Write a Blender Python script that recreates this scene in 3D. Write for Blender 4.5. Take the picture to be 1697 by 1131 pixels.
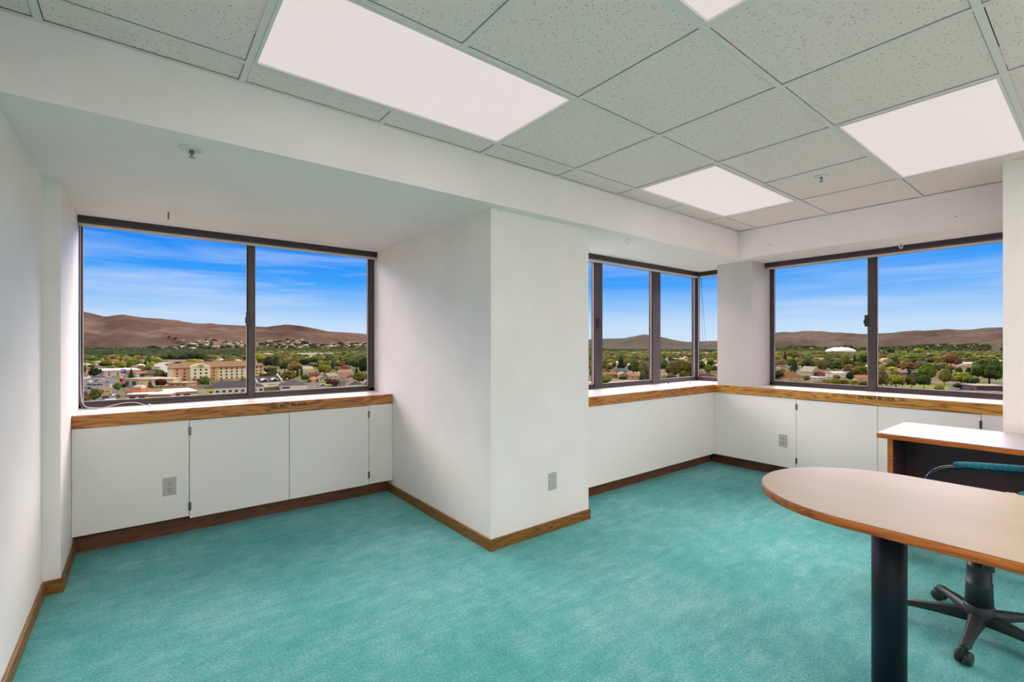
import bpy, math, random
from mathutils import Vector, Matrix, noise

D = bpy.data
for o in list(D.objects): D.objects.remove(o)
scn = bpy.context.scene
COL = scn.collection
rnd = random.Random(7)
PI = math.pi

def lin(r, g, b):
    f = lambda c: (c/255/12.92) if c/255 <= .04045 else ((c/255+.055)/1.055)**2.4
    return (f(r), f(g), f(b), 1.0)

# ------------------------------------------------------------------ camera
H = 1.268                     # eye height above the carpet
YAW = .905
FPX, CX, CY = 782.2, 848.5, 571.4
cam = D.cameras.new('camera'); cam.sensor_width = 36; cam.lens = 36*FPX/1697
cam.shift_y = (CY-565.5)/1697; cam.clip_start = .05; cam.clip_end = 30000
co = D.objects.new('camera', cam); COL.objects.link(co)
co.location = (0, 0, H); co.rotation_euler = (PI/2, 0, YAW-PI/2)
scn.camera = co
vs = scn.view_settings
vs.view_transform = 'Standard'; vs.look = 'None'; vs.gamma = 1; vs.use_curve_mapping = False
vs.exposure = 0.0
LAMP, REAR_FILL = .68, 11.5                   # radiance of the visible diffusers, and of the unseen rear fill panels
SUN = 2.2
SKY_FILL = 15.5                     # extra brightness of an unseen sky glow added to light the room

# ------------------------------------------------------------------ world: blue sky with thin streaks of cloud
w = D.worlds.new('sky'); scn.world = w; w.use_nodes = True
nt = w.node_tree; nt.nodes.clear(); N = nt.nodes; L = nt.links
out = N.new('ShaderNodeOutputWorld'); bg = N.new('ShaderNodeBackground'); L.new(bg.outputs[0], out.inputs[0])
tc = N.new('ShaderNodeTexCoord'); sx = N.new('ShaderNodeSeparateXYZ'); L.new(tc.outputs['Generated'], sx.inputs[0])
rp = N.new('ShaderNodeValToRGB'); L.new(sx.outputs['Z'], rp.inputs[0])
cr = rp.color_ramp
stops = [(0, (208, 230, 252)), (.035, (198, 225, 253)), (.07, (158, 204, 253)), (.12, (66, 164, 254)), (.18, (28, 142, 250)), (.23, (70, 150, 245)), (.36, (246, 224, 217)), (.75, (240, 222, 216)), (1, (90, 130, 190))]
cr.elements[0].position = 0; cr.elements[0].color = lin(*stops[0][1])
cr.elements[1].position = 1; cr.elements[1].color = lin(*stops[-1][1])
for p, c in stops[1:-1]:
    e = cr.elements.new(p); e.color = lin(*c)
def cloud(scale, stretch, lo, hi, seed, det=6):
    mp = N.new('ShaderNodeMapping'); mp.inputs['Scale'].default_value = (1, 1, stretch); mp.inputs['Location'].default_value = (seed, seed*.7, seed*.3)
    mp.inputs['Rotation'].default_value = (.012, -.01, 0)
    L.new(tc.outputs['Generated'], mp.inputs[0])
    n = N.new('ShaderNodeTexNoise'); n.inputs['Scale'].default_value = scale; n.inputs['Detail'].default_value = det; n.inputs['Roughness'].default_value = .58
    n.inputs['Distortion'].default_value = .35
    L.new(mp.outputs[0], n.inputs['Vector'])
    m = N.new('ShaderNodeMapRange'); m.inputs['From Min'].default_value = lo; m.inputs['From Max'].default_value = hi
    L.new(n.outputs[0], m.inputs[0]); return m.outputs[0]
def mathn(op, a, b=None, clamp=False):
    m = N.new('ShaderNodeMath'); m.operation = op; m.use_clamp = clamp
    for i, v in enumerate((a, b)):
        if v is None: continue
        if isinstance(v, (int, float)): m.inputs[i].default_value = v
        else: L.new(v, m.inputs[i])
    return m.outputs[0]
c1 = cloud(3.0, 13, .40, .80, 3.1); c2 = cloud(1.4, 7, .32, .66, 8.4, 3)
cf = mathn('MULTIPLY', mathn('MULTIPLY', c1, c2), .72, True)
mx = N.new('ShaderNodeMix'); mx.data_type = 'RGBA'
L.new(cf, mx.inputs['Factor']); L.new(rp.outputs[0], mx.inputs['A']); mx.inputs['B'].default_value = lin(228, 238, 254)
L.new(mx.outputs['Result'], bg.inputs[0]); # glow added over the valley side, above the windows' view, to light the room
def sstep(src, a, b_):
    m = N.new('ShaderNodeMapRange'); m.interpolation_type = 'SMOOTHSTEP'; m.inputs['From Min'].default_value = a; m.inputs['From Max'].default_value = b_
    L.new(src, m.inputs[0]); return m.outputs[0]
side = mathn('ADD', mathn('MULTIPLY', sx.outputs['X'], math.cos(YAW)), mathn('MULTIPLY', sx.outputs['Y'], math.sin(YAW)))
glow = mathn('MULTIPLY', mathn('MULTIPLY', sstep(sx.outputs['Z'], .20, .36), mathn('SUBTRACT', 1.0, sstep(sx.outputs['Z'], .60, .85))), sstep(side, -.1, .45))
L.new(mathn('ADD', 1.0, mathn('MULTIPLY', glow, SKY_FILL)), bg.inputs[1])

sun = D.lights.new('sun', 'SUN'); sun.energy = SUN; sun.angle = .01; sun.color = (1, .95, .86)
so = D.objects.new('sun', sun); COL.objects.link(so)
so.rotation_euler = Vector((.34, .72, -.56)).to_track_quat('-Z', 'Y').to_euler()

# ------------------------------------------------------------------ materials
MAT = {}
def newmat(name):
    m = D.materials.new(name); m.use_nodes = True; MAT[name] = m
    return m, m.node_tree.nodes, m.node_tree.links, m.node_tree.nodes['Principled BSDF']
def plain(name, col, rough=.5, metal=0, spec=.5):
    m, n, l, b = newmat(name)
    b.inputs['Base Color'].default_value = lin(*col); b.inputs['Roughness'].default_value = rough
    b.inputs['Metallic'].default_value = metal; b.inputs['Specular IOR Level'].default_value = spec
    return m
def noisy(name, ca, cb, scale=5, rough=.6, bump=0, det=4, stretch=(1, 1, 1), lo=.35, hi=.65, bscale=None, spec=.4, dist=.02):
    m, n, l, b = newmat(name)
    t = n.new('ShaderNodeTexCoord'); mp = n.new('ShaderNodeMapping'); mp.inputs['Scale'].default_value = stretch; l.new(t.outputs['Object'], mp.inputs[0])
    z = n.new('ShaderNodeTexNoise'); z.inputs['Scale'].default_value = scale; z.inputs['Detail'].default_value = det; l.new(mp.outputs[0], z.inputs['Vector'])
    r = n.new('ShaderNodeValToRGB'); r.color_ramp.elements[0].position = lo; r.color_ramp.elements[1].position = hi
    r.color_ramp.elements[0].color = lin(*ca); r.color_ramp.elements[1].color = lin(*cb); l.new(z.outputs[0], r.inputs[0])
    l.new(r.outputs[0], b.inputs['Base Color']); b.inputs['Roughness'].default_value = rough; b.inputs['Specular IOR Level'].default_value = spec
    if bump:
        z2 = n.new('ShaderNodeTexNoise'); z2.inputs['Scale'].default_value = bscale or scale*4; z2.inputs['Detail'].default_value = 3; l.new(t.outputs['Object'], z2.inputs['Vector'])
        bp = n.new('ShaderNodeBump'); bp.inputs['Strength'].default_value = bump; bp.inputs['Distance'].default_value = dist
        l.new(z2.outputs[0], bp.inputs['Height']); l.new(bp.outputs[0], b.inputs['Normal'])
    return m

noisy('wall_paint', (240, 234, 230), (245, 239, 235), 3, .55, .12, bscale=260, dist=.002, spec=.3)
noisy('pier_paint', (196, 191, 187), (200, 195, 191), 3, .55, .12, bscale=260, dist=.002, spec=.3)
noisy('soffit_paint', (250, 241, 239), (253, 245, 243), 3, .5, .1, bscale=260, dist=.002, spec=.4)
noisy('cabinet_paint', (238, 234, 230), (243, 239, 235), 2, .38, .05, bscale=120, dist=.002, spec=.4)
noisy('ledge_laminate', (196, 190, 192), (202, 196, 198), 4, .3, 0, spec=.3)
plain('grid_metal', (238, 228, 224), .5)
plain('dark_void', (38, 36, 34), .9)
noisy('bronze_frame', (70, 58, 60), (80, 68, 70), 6, .38, 0, spec=.5)
plain('bronze_dark', (50, 40, 46), .35)
plain('blind_rail', (205, 190, 186), .4)
plain('chrome', (205, 205, 205), .18, 1)
plain('hinge_metal', (120, 120, 118), .3, 1)
plain('outlet_plastic', (186, 184, 174), .4)
plain('outlet_slot', (40, 38, 36), .6)
plain('white_plastic', (228, 226, 224), .4)
plain('grille_grey', (96, 92, 104), .5)
plain('black_ink', (28, 20, 24), .5)
plain('cord_cream', (205, 198, 190), .7)
plain('cord_blue', (70, 84, 120), .7)
plain('trim_shadow', (52, 40, 32), .8)
plain('leg_metal', (16, 21, 36), .42, 0, .3)
plain('chair_plastic', (38, 46, 50), .45)
plain('tube_dark', (36, 38, 56), .25, .5)
plain('tube_grey', (170, 168, 160), .3, .4)
plain('desk_white', (168, 163, 167), .4, 0, .25)
noisy('desk_brown', (62, 36, 44), (72, 44, 50), 3, .42, 0)
noisy('arm_cloth', (18, 92, 112), (40, 124, 140), 90, .9, .5, bscale=300, dist=.003)
noisy('seat_cloth', (16, 74, 92), (30, 100, 116), 90, .9, .5, bscale=300, dist=.003)
noisy('table_top', (166, 148, 120), (177, 159, 131), 2.2, .42, 0, stretch=(1, .4, 1), spec=.2)

# carpet
m, n, l, b = newmat('carpet')
t = n.new('ShaderNodeTexCoord')
def nz(scale, det, rough=.5, vec=None):
    z = n.new('ShaderNodeTexNoise'); z.inputs['Scale'].default_value = scale; z.inputs['Detail'].default_value = det; z.inputs['Roughness'].default_value = rough
    l.new(vec or t.outputs['Object'], z.inputs['Vector']); return z
big = nz(1.1, 3, .55); mid = nz(9, 4, .7); fin = nz(95, 4, .85)
mp = n.new('ShaderNodeMapping'); mp.inputs['Rotation'].default_value = (0, 0, .6); mp.inputs['Scale'].default_value = (1, 5, 1); l.new(t.outputs['Object'], mp.inputs[0])
str_ = nz(4, 5, .65, mp.outputs[0])
def cm(op, a, bb):
    x = n.new('ShaderNodeMath'); x.operation = op
    for i, v in enumerate((a, bb)):
        if isinstance(v, (int, float)): x.inputs[i].default_value = v
        else: l.new(v, x.inputs[i])
    return x.outputs[0]
s = cm('ADD', cm('MULTIPLY', big.outputs[0], .20), cm('ADD', cm('MULTIPLY', mid.outputs[0], .18), cm('ADD', cm('MULTIPLY', fin.outputs[0], .50), cm('MULTIPLY', str_.outputs[0], .15))))
r = n.new('ShaderNodeValToRGB'); l.new(s, r.inputs[0])
r.color_ramp.elements[0].position = .30; r.color_ramp.elements[0].color = lin(6, 98, 99)
r.color_ramp.elements[1].position = .70; r.color_ramp.elements[1].color = lin(176, 219, 219)
e = r.color_ramp.elements.new(.5); e.color = lin(82, 167, 166)
l.new(r.outputs[0], b.inputs['Base Color']); b.inputs['Roughness'].default_value = 1; b.inputs['Specular IOR Level'].default_value = .1
b.inputs['Sheen Weight'].default_value = .25; b.inputs['Sheen Tint'].default_value = lin(190, 240, 235)
bp = n.new('ShaderNodeBump'); bp.inputs['Strength'].default_value = .8; bp.inputs['Distance'].default_value = .006
l.new(cm('ADD', fin.outputs[0], cm('MULTIPLY', mid.outputs[0], .4)), bp.inputs['Height']); l.new(bp.outputs[0], b.inputs['Normal'])

# wood grain: along = axis index of the grain
def wood(name, ca, cb, cc, along=0, rough=.38, scale=1.0):
    m, n, l, b = newmat(name)
    t = n.new('ShaderNodeTexCoord'); mp = n.new('ShaderNodeMapping')
    sc = [9*scale, 9*scale, 9*scale]; sc[along] = 1.15*scale
    mp.inputs['Scale'].default_value = sc; l.new(t.outputs['Object'], mp.inputs[0])
    z = n.new('ShaderNodeTexNoise'); z.inputs['Scale'].default_value = 1.5; z.inputs['Detail'].default_value = 2.5; z.inputs['Distortion'].default_value = .5
    l.new(mp.outputs[0], z.inputs['Vector'])
    mu = n.new('ShaderNodeMath'); mu.operation = 'MULTIPLY'; mu.inputs[1].default_value = 9; l.new(z.outputs[0], mu.inputs[0])
    fr = n.new('ShaderNodeMath'); fr.operation = 'PINGPONG'; fr.inputs[1].default_value = .5; l.new(mu.outputs[0], fr.inputs[0])
    r = n.new('ShaderNodeValToRGB'); l.new(fr.outputs[0], r.inputs[0])
    r.color_ramp.elements[0].position = .02; r.color_ramp.elements[0].color = lin(*ca)
    r.color_ramp.elements[1].position = .5; r.color_ramp.elements[1].color = lin(*cc)
    e = r.color_ramp.elements.new(.2); e.color = lin(*cb)
    f = n.new('ShaderNodeTexNoise'); f.inputs['Scale'].default_value = 12; f.inputs['Detail'].default_value = 3; l.new(mp.outputs[0], f.inputs['Vector'])
    x = n.new('ShaderNodeMix'); x.data_type = 'RGBA'; x.blend_type = 'MULTIPLY'; x.inputs['Factor'].default_value = .35
    l.new(r.outputs[0], x.inputs['A']); l.new(f.outputs[0], x.inputs['B']); l.new(x.outputs['Result'], b.inputs['Base Color'])
    b.inputs['Roughness'].default_value = rough
    return m
wood('oak_x', (150, 82, 26), (196, 124, 52), (212, 146, 74), 0)
wood('oak_y', (150, 92, 26), (204, 142, 56), (222, 168, 84), 1)
wood('base_x', (118, 76, 22), (142, 96, 34), (154, 108, 44), 0, .5)
wood('base_y', (118, 76, 22), (142, 96, 34), (154, 108, 44), 1, .5)
wood('kick_x', (98, 56, 32), (118, 70, 42), (130, 80, 50), 0, .5)
wood('kick_y', (98, 56, 32), (118, 70, 42), (130, 80, 50), 1, .5)
wood('edge_orange', (176, 84, 20), (198, 104, 34), (210, 120, 46), 1, .35)

# ceiling tile: off-white with short dark fissures and pinholes
m, n, l, b = newmat('ceiling_tile')
t = n.new('ShaderNodeTexCoord')
w1 = nz(3, 2); mxv = n.new('ShaderNodeMix'); mxv.data_type = 'VECTOR'; mxv.inputs['Factor'].default_value = .0
mp = n.new('ShaderNodeMapping'); mp.inputs['Scale'].default_value = (52, 125, 1); mp.inputs['Rotation'].default_value = (0, 0, .5); l.new(t.outputs['Object'], mp.inputs[0])
vo = n.new('ShaderNodeTexVoronoi'); vo.inputs['Scale'].default_value = 1; l.new(mp.outputs[0], vo.inputs['Vector'])
mp2 = n.new('ShaderNodeMapping'); mp2.inputs['Scale'].default_value = (120, 48, 1); mp2.inputs['Rotation'].default_value = (0, 0, .2); l.new(t.outputs['Object'], mp2.inputs[0])
vo2 = n.new('ShaderNodeTexVoronoi'); vo2.inputs['Scale'].default_value = 1; l.new(mp2.outputs[0], vo2.inputs['Vector'])
def hole(v, thr, keep):
    a = cm('LESS_THAN', v.outputs['Distance'], thr)
    sp = n.new('ShaderNodeSeparateColor'); l.new(v.outputs['Color'], sp.inputs[0])
    return cm('MULTIPLY', a, cm('LESS_THAN', sp.outputs[0], keep))
hh = cm('MAXIMUM', hole(vo, .17, .36), hole(vo2, .17, .34))
x = n.new('ShaderNodeMix'); x.data_type = 'RGBA'; l.new(hh, x.inputs['Factor'])
bn = nz(60, 3); rr = n.new('ShaderNodeValToRGB'); rr.color_ramp.elements[0].color = lin(246, 226, 219); rr.color_ramp.elements[1].color = lin(253, 236, 230); l.new(bn.outputs[0], rr.inputs[0])
l.new(rr.outputs[0], x.inputs['A']); x.inputs['B'].default_value = lin(122, 112, 106)
l.new(x.outputs['Result'], b.inputs['Base Color']); b.inputs['Roughness'].default_value = .9; b.inputs['Specular IOR Level'].default_value = .1

# light diffuser
for nm, st in (('diffuser', LAMP), ('diffuser_fill', REAR_FILL)):
    m, n, l, b = newmat(nm)
    b.inputs['Base Color'].default_value = lin(120, 118, 115); b.inputs['Roughness'].default_value = .6
    b.inputs['Emission Color'].default_value = (1, .885, .86, 1); b.inputs['Emission Strength'].default_value = st

# glass pane: clear with a faint reflection
m, n, l, b = newmat('glass')
n.remove(b); o_ = n['Material Output']
tr = n.new('ShaderNodeBsdfTransparent'); gl = n.new('ShaderNodeBsdfGlossy'); gl.inputs['Roughness'].default_value = .0
ms = n.new('ShaderNodeMixShader')
ge = n.new('ShaderNodeNewGeometry'); dt = n.new('ShaderNodeVectorMath'); dt.operation = 'DOT_PRODUCT'; l.new(ge.outputs['Normal'], dt.inputs[0]); l.new(ge.outputs['Incoming'], dt.inputs[1])
fac = cm('ADD', .0025, cm('MULTIPLY', .30, cm('POWER', cm('SUBTRACT', 1.0, cm('ABSOLUTE', dt.outputs['Value'], 0)), 5)))
tr.inputs[0].default_value = (.98, .985, .985, 1)
l.new(fac, ms.inputs[0]); l.new(tr.outputs[0], ms.inputs[1]); l.new(gl.outputs[0], ms.inputs[2]); l.new(ms.outputs[0], o_.inputs[0])

# painted with the object's own colour
def objcol(name, rough=.7, nscale=0, amt=.3, bump=0, detail=4):
    m, n, l, b = newmat(name)
    oi = n.new('ShaderNodeObjectInfo')
    src = oi.outputs['Color']
    if nscale:
        t = n.new('ShaderNodeTexCoord')
        z = n.new('ShaderNodeTexNoise'); z.inputs['Scale'].default_value = nscale; z.inputs['Detail'].default_value = detail; z.inputs['Roughness'].default_value = .7; l.new(t.outputs['Object'], z.inputs['Vector'])
        mr = n.new('ShaderNodeMapRange'); mr.inputs['From Min'].default_value = .3; mr.inputs['From Max'].default_value = .7; mr.inputs['To Min'].default_value = 1-amt; mr.inputs['To Max'].default_value = 1+amt; l.new(z.outputs[0], mr.inputs[0])
        v = n.new('ShaderNodeVectorMath'); v.operation = 'SCALE'; l.new(src, v.inputs[0]); l.new(mr.outputs[0], v.inputs['Scale']); src = v.outputs[0]
        if bump:
            bp = n.new('ShaderNodeBump'); bp.inputs['Strength'].default_value = bump; bp.inputs['Distance'].default_value = .05; l.new(z.outputs[0], bp.inputs['Height']); l.new(bp.outputs[0], b.inputs['Normal'])
    l.new(src, b.inputs['Base Color']); b.inputs['Roughness'].default_value = rough; b.inputs['Specular IOR Level'].default_value = .2
objcol('paint'); objcol('roofing', .9, .6, .15); objcol('foliage', .95, 16, .75, .9, 6); objcol('car_paint', .3)
plain('trunk', (92, 76, 60), .9); plain('window_dark', (48, 52, 58), .2); plain('tyre', (28, 28, 28), .9); plain('white_trim', (235, 228, 214), .7)
plain('concrete', (176, 168, 154), .9); plain('pole_grey', (120, 112, 104), .7); plain('logo_green', (84, 150, 40), .7)
noisy('asphalt', (106, 100, 96), (126, 120, 114), .05, .95)
# stuff colour from a per-blob attribute (the kind of tree or roof each blob is)
m, n, l, b = newmat('mixed_cover')
at_ = n.new('ShaderNodeAttribute'); at_.attribute_name = 'tone'; l.new(at_.outputs['Color'], b.inputs['Base Color']); b.inputs['Roughness'].default_value = .95; b.inputs['Specular IOR Level'].default_value = .1

# valley floor and hills
m, n, l, b = newmat('valley_ground')
t = n.new('ShaderNodeTexCoord')
a1 = nz(.018, 5, .6); a2 = nz(.004, 4, .6)
r = n.new('ShaderNodeValToRGB'); l.new(a1.outputs[0], r.inputs[0])
r.color_ramp.elements[0].position = .3; r.color_ramp.elements[0].color = lin(70, 74, 34)
r.color_ramp.elements[1].position = .68; r.color_ramp.elements[1].color = lin(150, 130, 100)
for p, c in ((.42, (96, 100, 42)), (.52, (112, 108, 66))):
    e = r.color_ramp.elements.new(p); e.color = lin(*c)
l.new(r.outputs[0], b.inputs['Base Color']); b.inputs['Roughness'].default_value = 1
m, n, l, b = newmat('hill_grass')
t = n.new('ShaderNodeTexCoord')
a1 = nz(.0016, 7, .6); a2 = nz(.012, 5, .75)
s = cm('ADD', cm('MULTIPLY', a1.outputs[0], .6), cm('MULTIPLY', a2.outputs[0], .4))
r = n.new('ShaderNodeValToRGB'); l.new(s, r.inputs[0])
r.color_ramp.elements[0].position = .36; r.color_ramp.elements[0].color = lin(76, 62, 56)
r.color_ramp.elements[1].position = .66; r.color_ramp.elements[1].color = lin(136, 116, 102)
e = r.color_ramp.elements.new(.5); e.color = lin(102, 84, 74)
at_ = n.new('ShaderNodeAttribute'); at_.attribute_name = 'green'
x = n.new('ShaderNodeMix'); x.data_type = 'RGBA'; l.new(at_.outputs['Fac'], x.inputs['Factor']); l.new(r.outputs[0], x.inputs['A']); x.inputs['B'].default_value = lin(92, 92, 82)
l.new(x.outputs['Result'], b.inputs['Base Color']); b.inputs['Roughness'].default_value = 1; b.inputs['Specular IOR Level'].default_value = .0

# ------------------------------------------------------------------ mesh helpers
class MB:
    def __init__(s): s.v = []; s.f = []; s.mi = []; s.sm = []; s.m = 0
    def add(s, vs, fs, smooth=False, M=None):
        o = len(s.v)
        s.v += [tuple(M @ Vector(p)) if M is not None else tuple(p) for p in vs]
        for f in fs: s.f.append([i+o for i in f]); s.mi.append(s.m); s.sm.append(smooth)
        return s
    def box(s, x0, x1, y0, y1, z0, z1, M=None):
        v = [(x0, y0, z0), (x1, y0, z0), (x1, y1, z0), (x0, y1, z0), (x0, y0, z1), (x1, y0, z1), (x1, y1, z1), (x0, y1, z1)]
        return s.add(v, [(0, 3, 2, 1), (4, 5, 6, 7), (0, 1, 5, 4), (1, 2, 6, 5), (2, 3, 7, 6), (3, 0, 4, 7)], False, M)
    def lathe(s, prof, n=32, c=(0, 0, 0), M=None, smooth=True):
        v = []; f = []
        for r_, z in prof:
            for k in range(n):
                a = 2*PI*k/n; v.append((c[0]+r_*math.cos(a), c[1]+r_*math.sin(a), c[2]+z))
        for i in range(len(prof)-1):
            for k in range(n):
                f.append((i*n+k, i*n+(k+1) % n, (i+1)*n+(k+1) % n, (i+1)*n+k))
        f.append(tuple(range(n-1, -1, -1))); f.append(tuple((len(prof)-1)*n+k for k in range(n)))
        return s.add(v, f, smooth, M)
    def tube(s, pts, r, n=12, cap=True):
        pts = [Vector(p) for p in pts]; rs = r if isinstance(r, (list, tuple)) else [r]*len(pts)
        v = []; f = []; up = None
        for i, p in enumerate(pts):
            d = (pts[min(i+1, len(pts)-1)]-pts[max(i-1, 0)]).normalized()
            if up is None: up = Vector((0, 0, 1)) if abs(d.z) < .9 else Vector((1, 0, 0))
            a = d.cross(up).normalized(); bb = a.cross(d).normalized(); up = bb
            for k in range(n):
                t_ = 2*PI*k/n; v.append(p+(a*math.cos(t_)+bb*math.sin(t_))*rs[i])
        for i in range(len(pts)-1):
            for k in range(n): f.append((i*n+k, (i+1)*n+k, (i+1)*n+(k+1) % n, i*n+(k+1) % n))
        if cap: f.append(tuple(range(n))); f.append(tuple((len(pts)-1)*n+k for k in range(n-1, -1, -1)))
        return s.add(v, f, True)
    def prism(s, poly, z0, z1, M=None, smooth=False):
        n = len(poly); v = [(p[0], p[1], z0) for p in poly]+[(p[0], p[1], z1) for p in poly]
        s.add(v, [tuple(range(n-1, -1, -1)), tuple(range(n, 2*n))], False, M)
        o = len(s.v)-2*n
        for k in range(n): s.f.append([o+k, o+(k+1) % n, o+n+(k+1) % n, o+n+k]); s.mi.append(s.m); s.sm.append(smooth)
        return s
    def ico(s, c, r, sub=1, amp=0, seed=0, sz=1.0):
        v, f = ICO[sub]; vv = []
        for p in v:
            k = 1+amp*noise.noise(Vector(p)*1.9+Vector((seed*3.1, seed*1.7, seed)))
            vv.append((c[0]+p[0]*r*k, c[1]+p[1]*r*k, c[2]+p[2]*r*k*sz))
        return s.add(vv, f, True)
    def mesh(s, name, mats):
        me = D.meshes.new(name); me.from_pydata(s.v, [], s.f)
        for m_ in (mats if isinstance(mats, (list, tuple)) else [mats]): me.materials.append(MAT[m_] if isinstance(m_, str) else m_)
        me.polygons.foreach_set('material_index', s.mi); me.polygons.foreach_set('use_smooth', s.sm); me.update()
        return me
    def build(s, name, mats, parent=None, bevel=0, color=None, seg=2):
        o = D.objects.new(name, s.mesh(name, mats)); COL.objects.link(o)
        if parent: o.parent = parent
        if bevel:
            b_ = o.modifiers.new('bevel', 'BEVEL'); b_.width = bevel; b_.segments = seg; b_.limit_method = 'ANGLE'; b_.angle_limit = .6
        if color: o.color = color if len(color) == 4 else lin(*color)
        return o
def _ico():
    t_ = (1+5**.5)/2
    v = [Vector(p).normalized() for p in [(-1, t_, 0), (1, t_, 0), (-1, -t_, 0), (1, -t_, 0), (0, -1, t_), (0, 1, t_), (0, -1, -t_), (0, 1, -t_), (t_, 0, -1), (t_, 0, 1), (-t_, 0, -1), (-t_, 0, 1)]]
    f = [(0, 11, 5), (0, 5, 1), (0, 1, 7), (0, 7, 10), (0, 10, 11), (1, 5, 9), (5, 11, 4), (11, 10, 2), (10, 7, 6), (7, 1, 8), (3, 9, 4), (3, 4, 2), (3, 2, 6), (3, 6, 8), (3, 8, 9), (4, 9, 5), (2, 4, 11), (6, 2, 10), (8, 6, 7), (9, 8, 1)]
    res = [(list(v), list(f))]
    for _ in range(3):
        v = list(v); nf = []; c = {}
        def mid_(a, b_):
            k = (min(a, b_), max(a, b_))
            if k not in c: c[k] = len(v); v.append((v[a]+v[b_]).normalized())
            return c[k]
        for a, b_, d_ in f:
            x_, y_, z_ = mid_(a, b_), mid_(b_, d_), mid_(d_, a); nf += [(a, x_, z_), (b_, y_, x_), (d_, z_, y_), (x_, y_, z_)]
        f = nf; res.append((list(v), list(f)))
    return res
ICO = _ico()

def tag(o, label=None, cat=None, group=None, kind=None):
    if label: o['label'] = label
    if cat: o['category'] = cat
    if group: o['group'] = group
    if kind: o['kind'] = kind
    return o
def empty(name, loc=(0, 0, 0), rz=0):
    o = D.objects.new(name, None); COL.objects.link(o); o.location = loc; o.rotation_euler = (0, 0, rz); o.empty_display_size = .1
    return o
def struct(o, label=None): return tag(o, label, kind='structure')
def copy_tree(o, parent=None):
    c = o.copy(); COL.objects.link(c); c.parent = parent
    for ch in list(KIDS.get(o.name, [])): copy_tree(ch, c)
    return c
KIDS = {}
def reg(root):
    for o in D.objects:
        p = o.parent
        while p and p != root: p = p.parent
        if p: KIDS.setdefault(o.parent.name, [])
    for o in D.objects:
        if o.parent and o.parent.name in KIDS and o not in KIDS[o.parent.name]: KIDS[o.parent.name].append(o)

# ------------------------------------------------------------------ room shell
ZC, ZS, ZT, ZB = 2.376, 2.108, .846, .765      # ceiling, soffit, ledge top, ledge nosing bottom
XL, XN = -.392, -.325                          # left wall, nib face
U1, U2, V2 = 1.6876, 2.56, 2.358             # column
F1, K1 = 3.794, 3.886                          # left counter face and kickboard
F3, K3 = 2.603, 2.694                          # middle counter
F4, K4 = 4.761, 4.87                           # right counter
W1, W3, W4 = 4.2, 3.05, 5.18                   # inner faces of the window frames
VB, UW = 2.278, 4.6177                         # beam faces
XR, YR, YB = 4.165, .418, -4.0

mb = MB().box(XL-.2, 5.5, YB-.2, 4.5, -.2, 0)
struct(mb.build('floor', 'carpet'), 'teal cut-pile carpet over the whole room')
struct(MB().box(XL-.25, XL, YB-.2, 4.25, 0, 2.7).build('wall_left', 'wall_paint'), 'plain white wall at the left edge')
struct(MB().box(XL, XN, 3.3315, 4.2, 0, ZS).build('wall_left', 'wall_paint'), 'narrow white return beside the left window')
struct(MB().box(XL, 5.5, YB-.2, YB, 0, 2.7).build('wall_back', 'wall_paint'))
struct(MB().box(XR, 5.5, YB, YR, 0, 2.7).build('wall_right', 'wall_paint'), 'white wall standing behind the desk')
struct(MB().box(U1, U2, V2, 4.245, 0, ZS).build('wall_column', 'wall_paint'), 'big white boxed column between the windows')
# outer spandrels under the windows
struct(MB().box(XL, U1, 4.24, 4.26, 0, ZT-.02).build('wall_front', 'wall_paint'))
struct(MB().box(U2, 5.23, W3+.04, W3+.06, 0, ZT-.02).build('wall_front', 'wall_paint'))
struct(MB().box(W4+.04, W4+.06, YR, W3+.04, 0, ZT-.02).build('wall_front', 'wall_paint'))
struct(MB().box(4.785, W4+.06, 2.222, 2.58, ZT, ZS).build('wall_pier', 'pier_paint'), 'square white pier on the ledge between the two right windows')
# soffit mass (lowered ceiling over the window bays)
struct(MB().box(XL, U2, VB, 4.25, ZS, 2.7).build('ceiling_soffit', 'soffit_paint'), 'lowered white soffit over the left window')
struct(MB().box(U2, 5.23, VB, 3.10, ZS, 2.7).build('ceiling_soffit', 'soffit_paint'), 'lowered white soffit over the middle window')
struct(MB().box(UW, 5.23, YR, VB, ZS, 2.7).build('ceiling_soffit', 'soffit_paint'), 'lowered white soffit over the right window')
# tiled ceiling: tiles, T bars, void above
S = .6096; C0 = -.2764; L0 = 2.1038
lights = [(1, 0), (5, 0), (5, 2), (1, 2), (1, 4), (4, 4), (1, 6), (4, 6), (1, 8), (4, 8)]  # rows behind the camera are unseen fill panels added to brighten the room
occ = {(i+k, j) for i, j in lights for k in (0, 1)}
xs = [XL]+[C0+S*k for k in range(0, 9)]; xs = [x_ for x_ in xs if x_ < UW-.02]+[UW]
ys = [VB, L0]+[L0-S*k for k in range(1, 11)]; ys = [y_ for y_ in ys if y_ > YB+.02]+[YB]
mb = MB(); mb.m = 0
for i in range(len(xs)-1):
    for j in range(len(ys)-1):
        if (i-1, j-1) in occ: continue
        g = .0145
        a0 = xs[i]+(g if i else .02); a1 = xs[i+1]-(g if i < len(xs)-2 else .02)
        b1 = ys[j]-(g if j else .02); b0 = ys[j+1]+(g if j < len(ys)-2 else .02)
        mb.box(a0, a1, b0, b1, ZC+.004, ZC+.018)
ceil = struct(mb.build('ceiling', 'ceiling_tile'), 'suspended ceiling of off-white fissured tiles')
struct(MB().box(XL, 5.5, YB, VB, ZC+.25, ZC+.3).build('ceiling_deck', 'dark_void'))
mb = MB()
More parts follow.
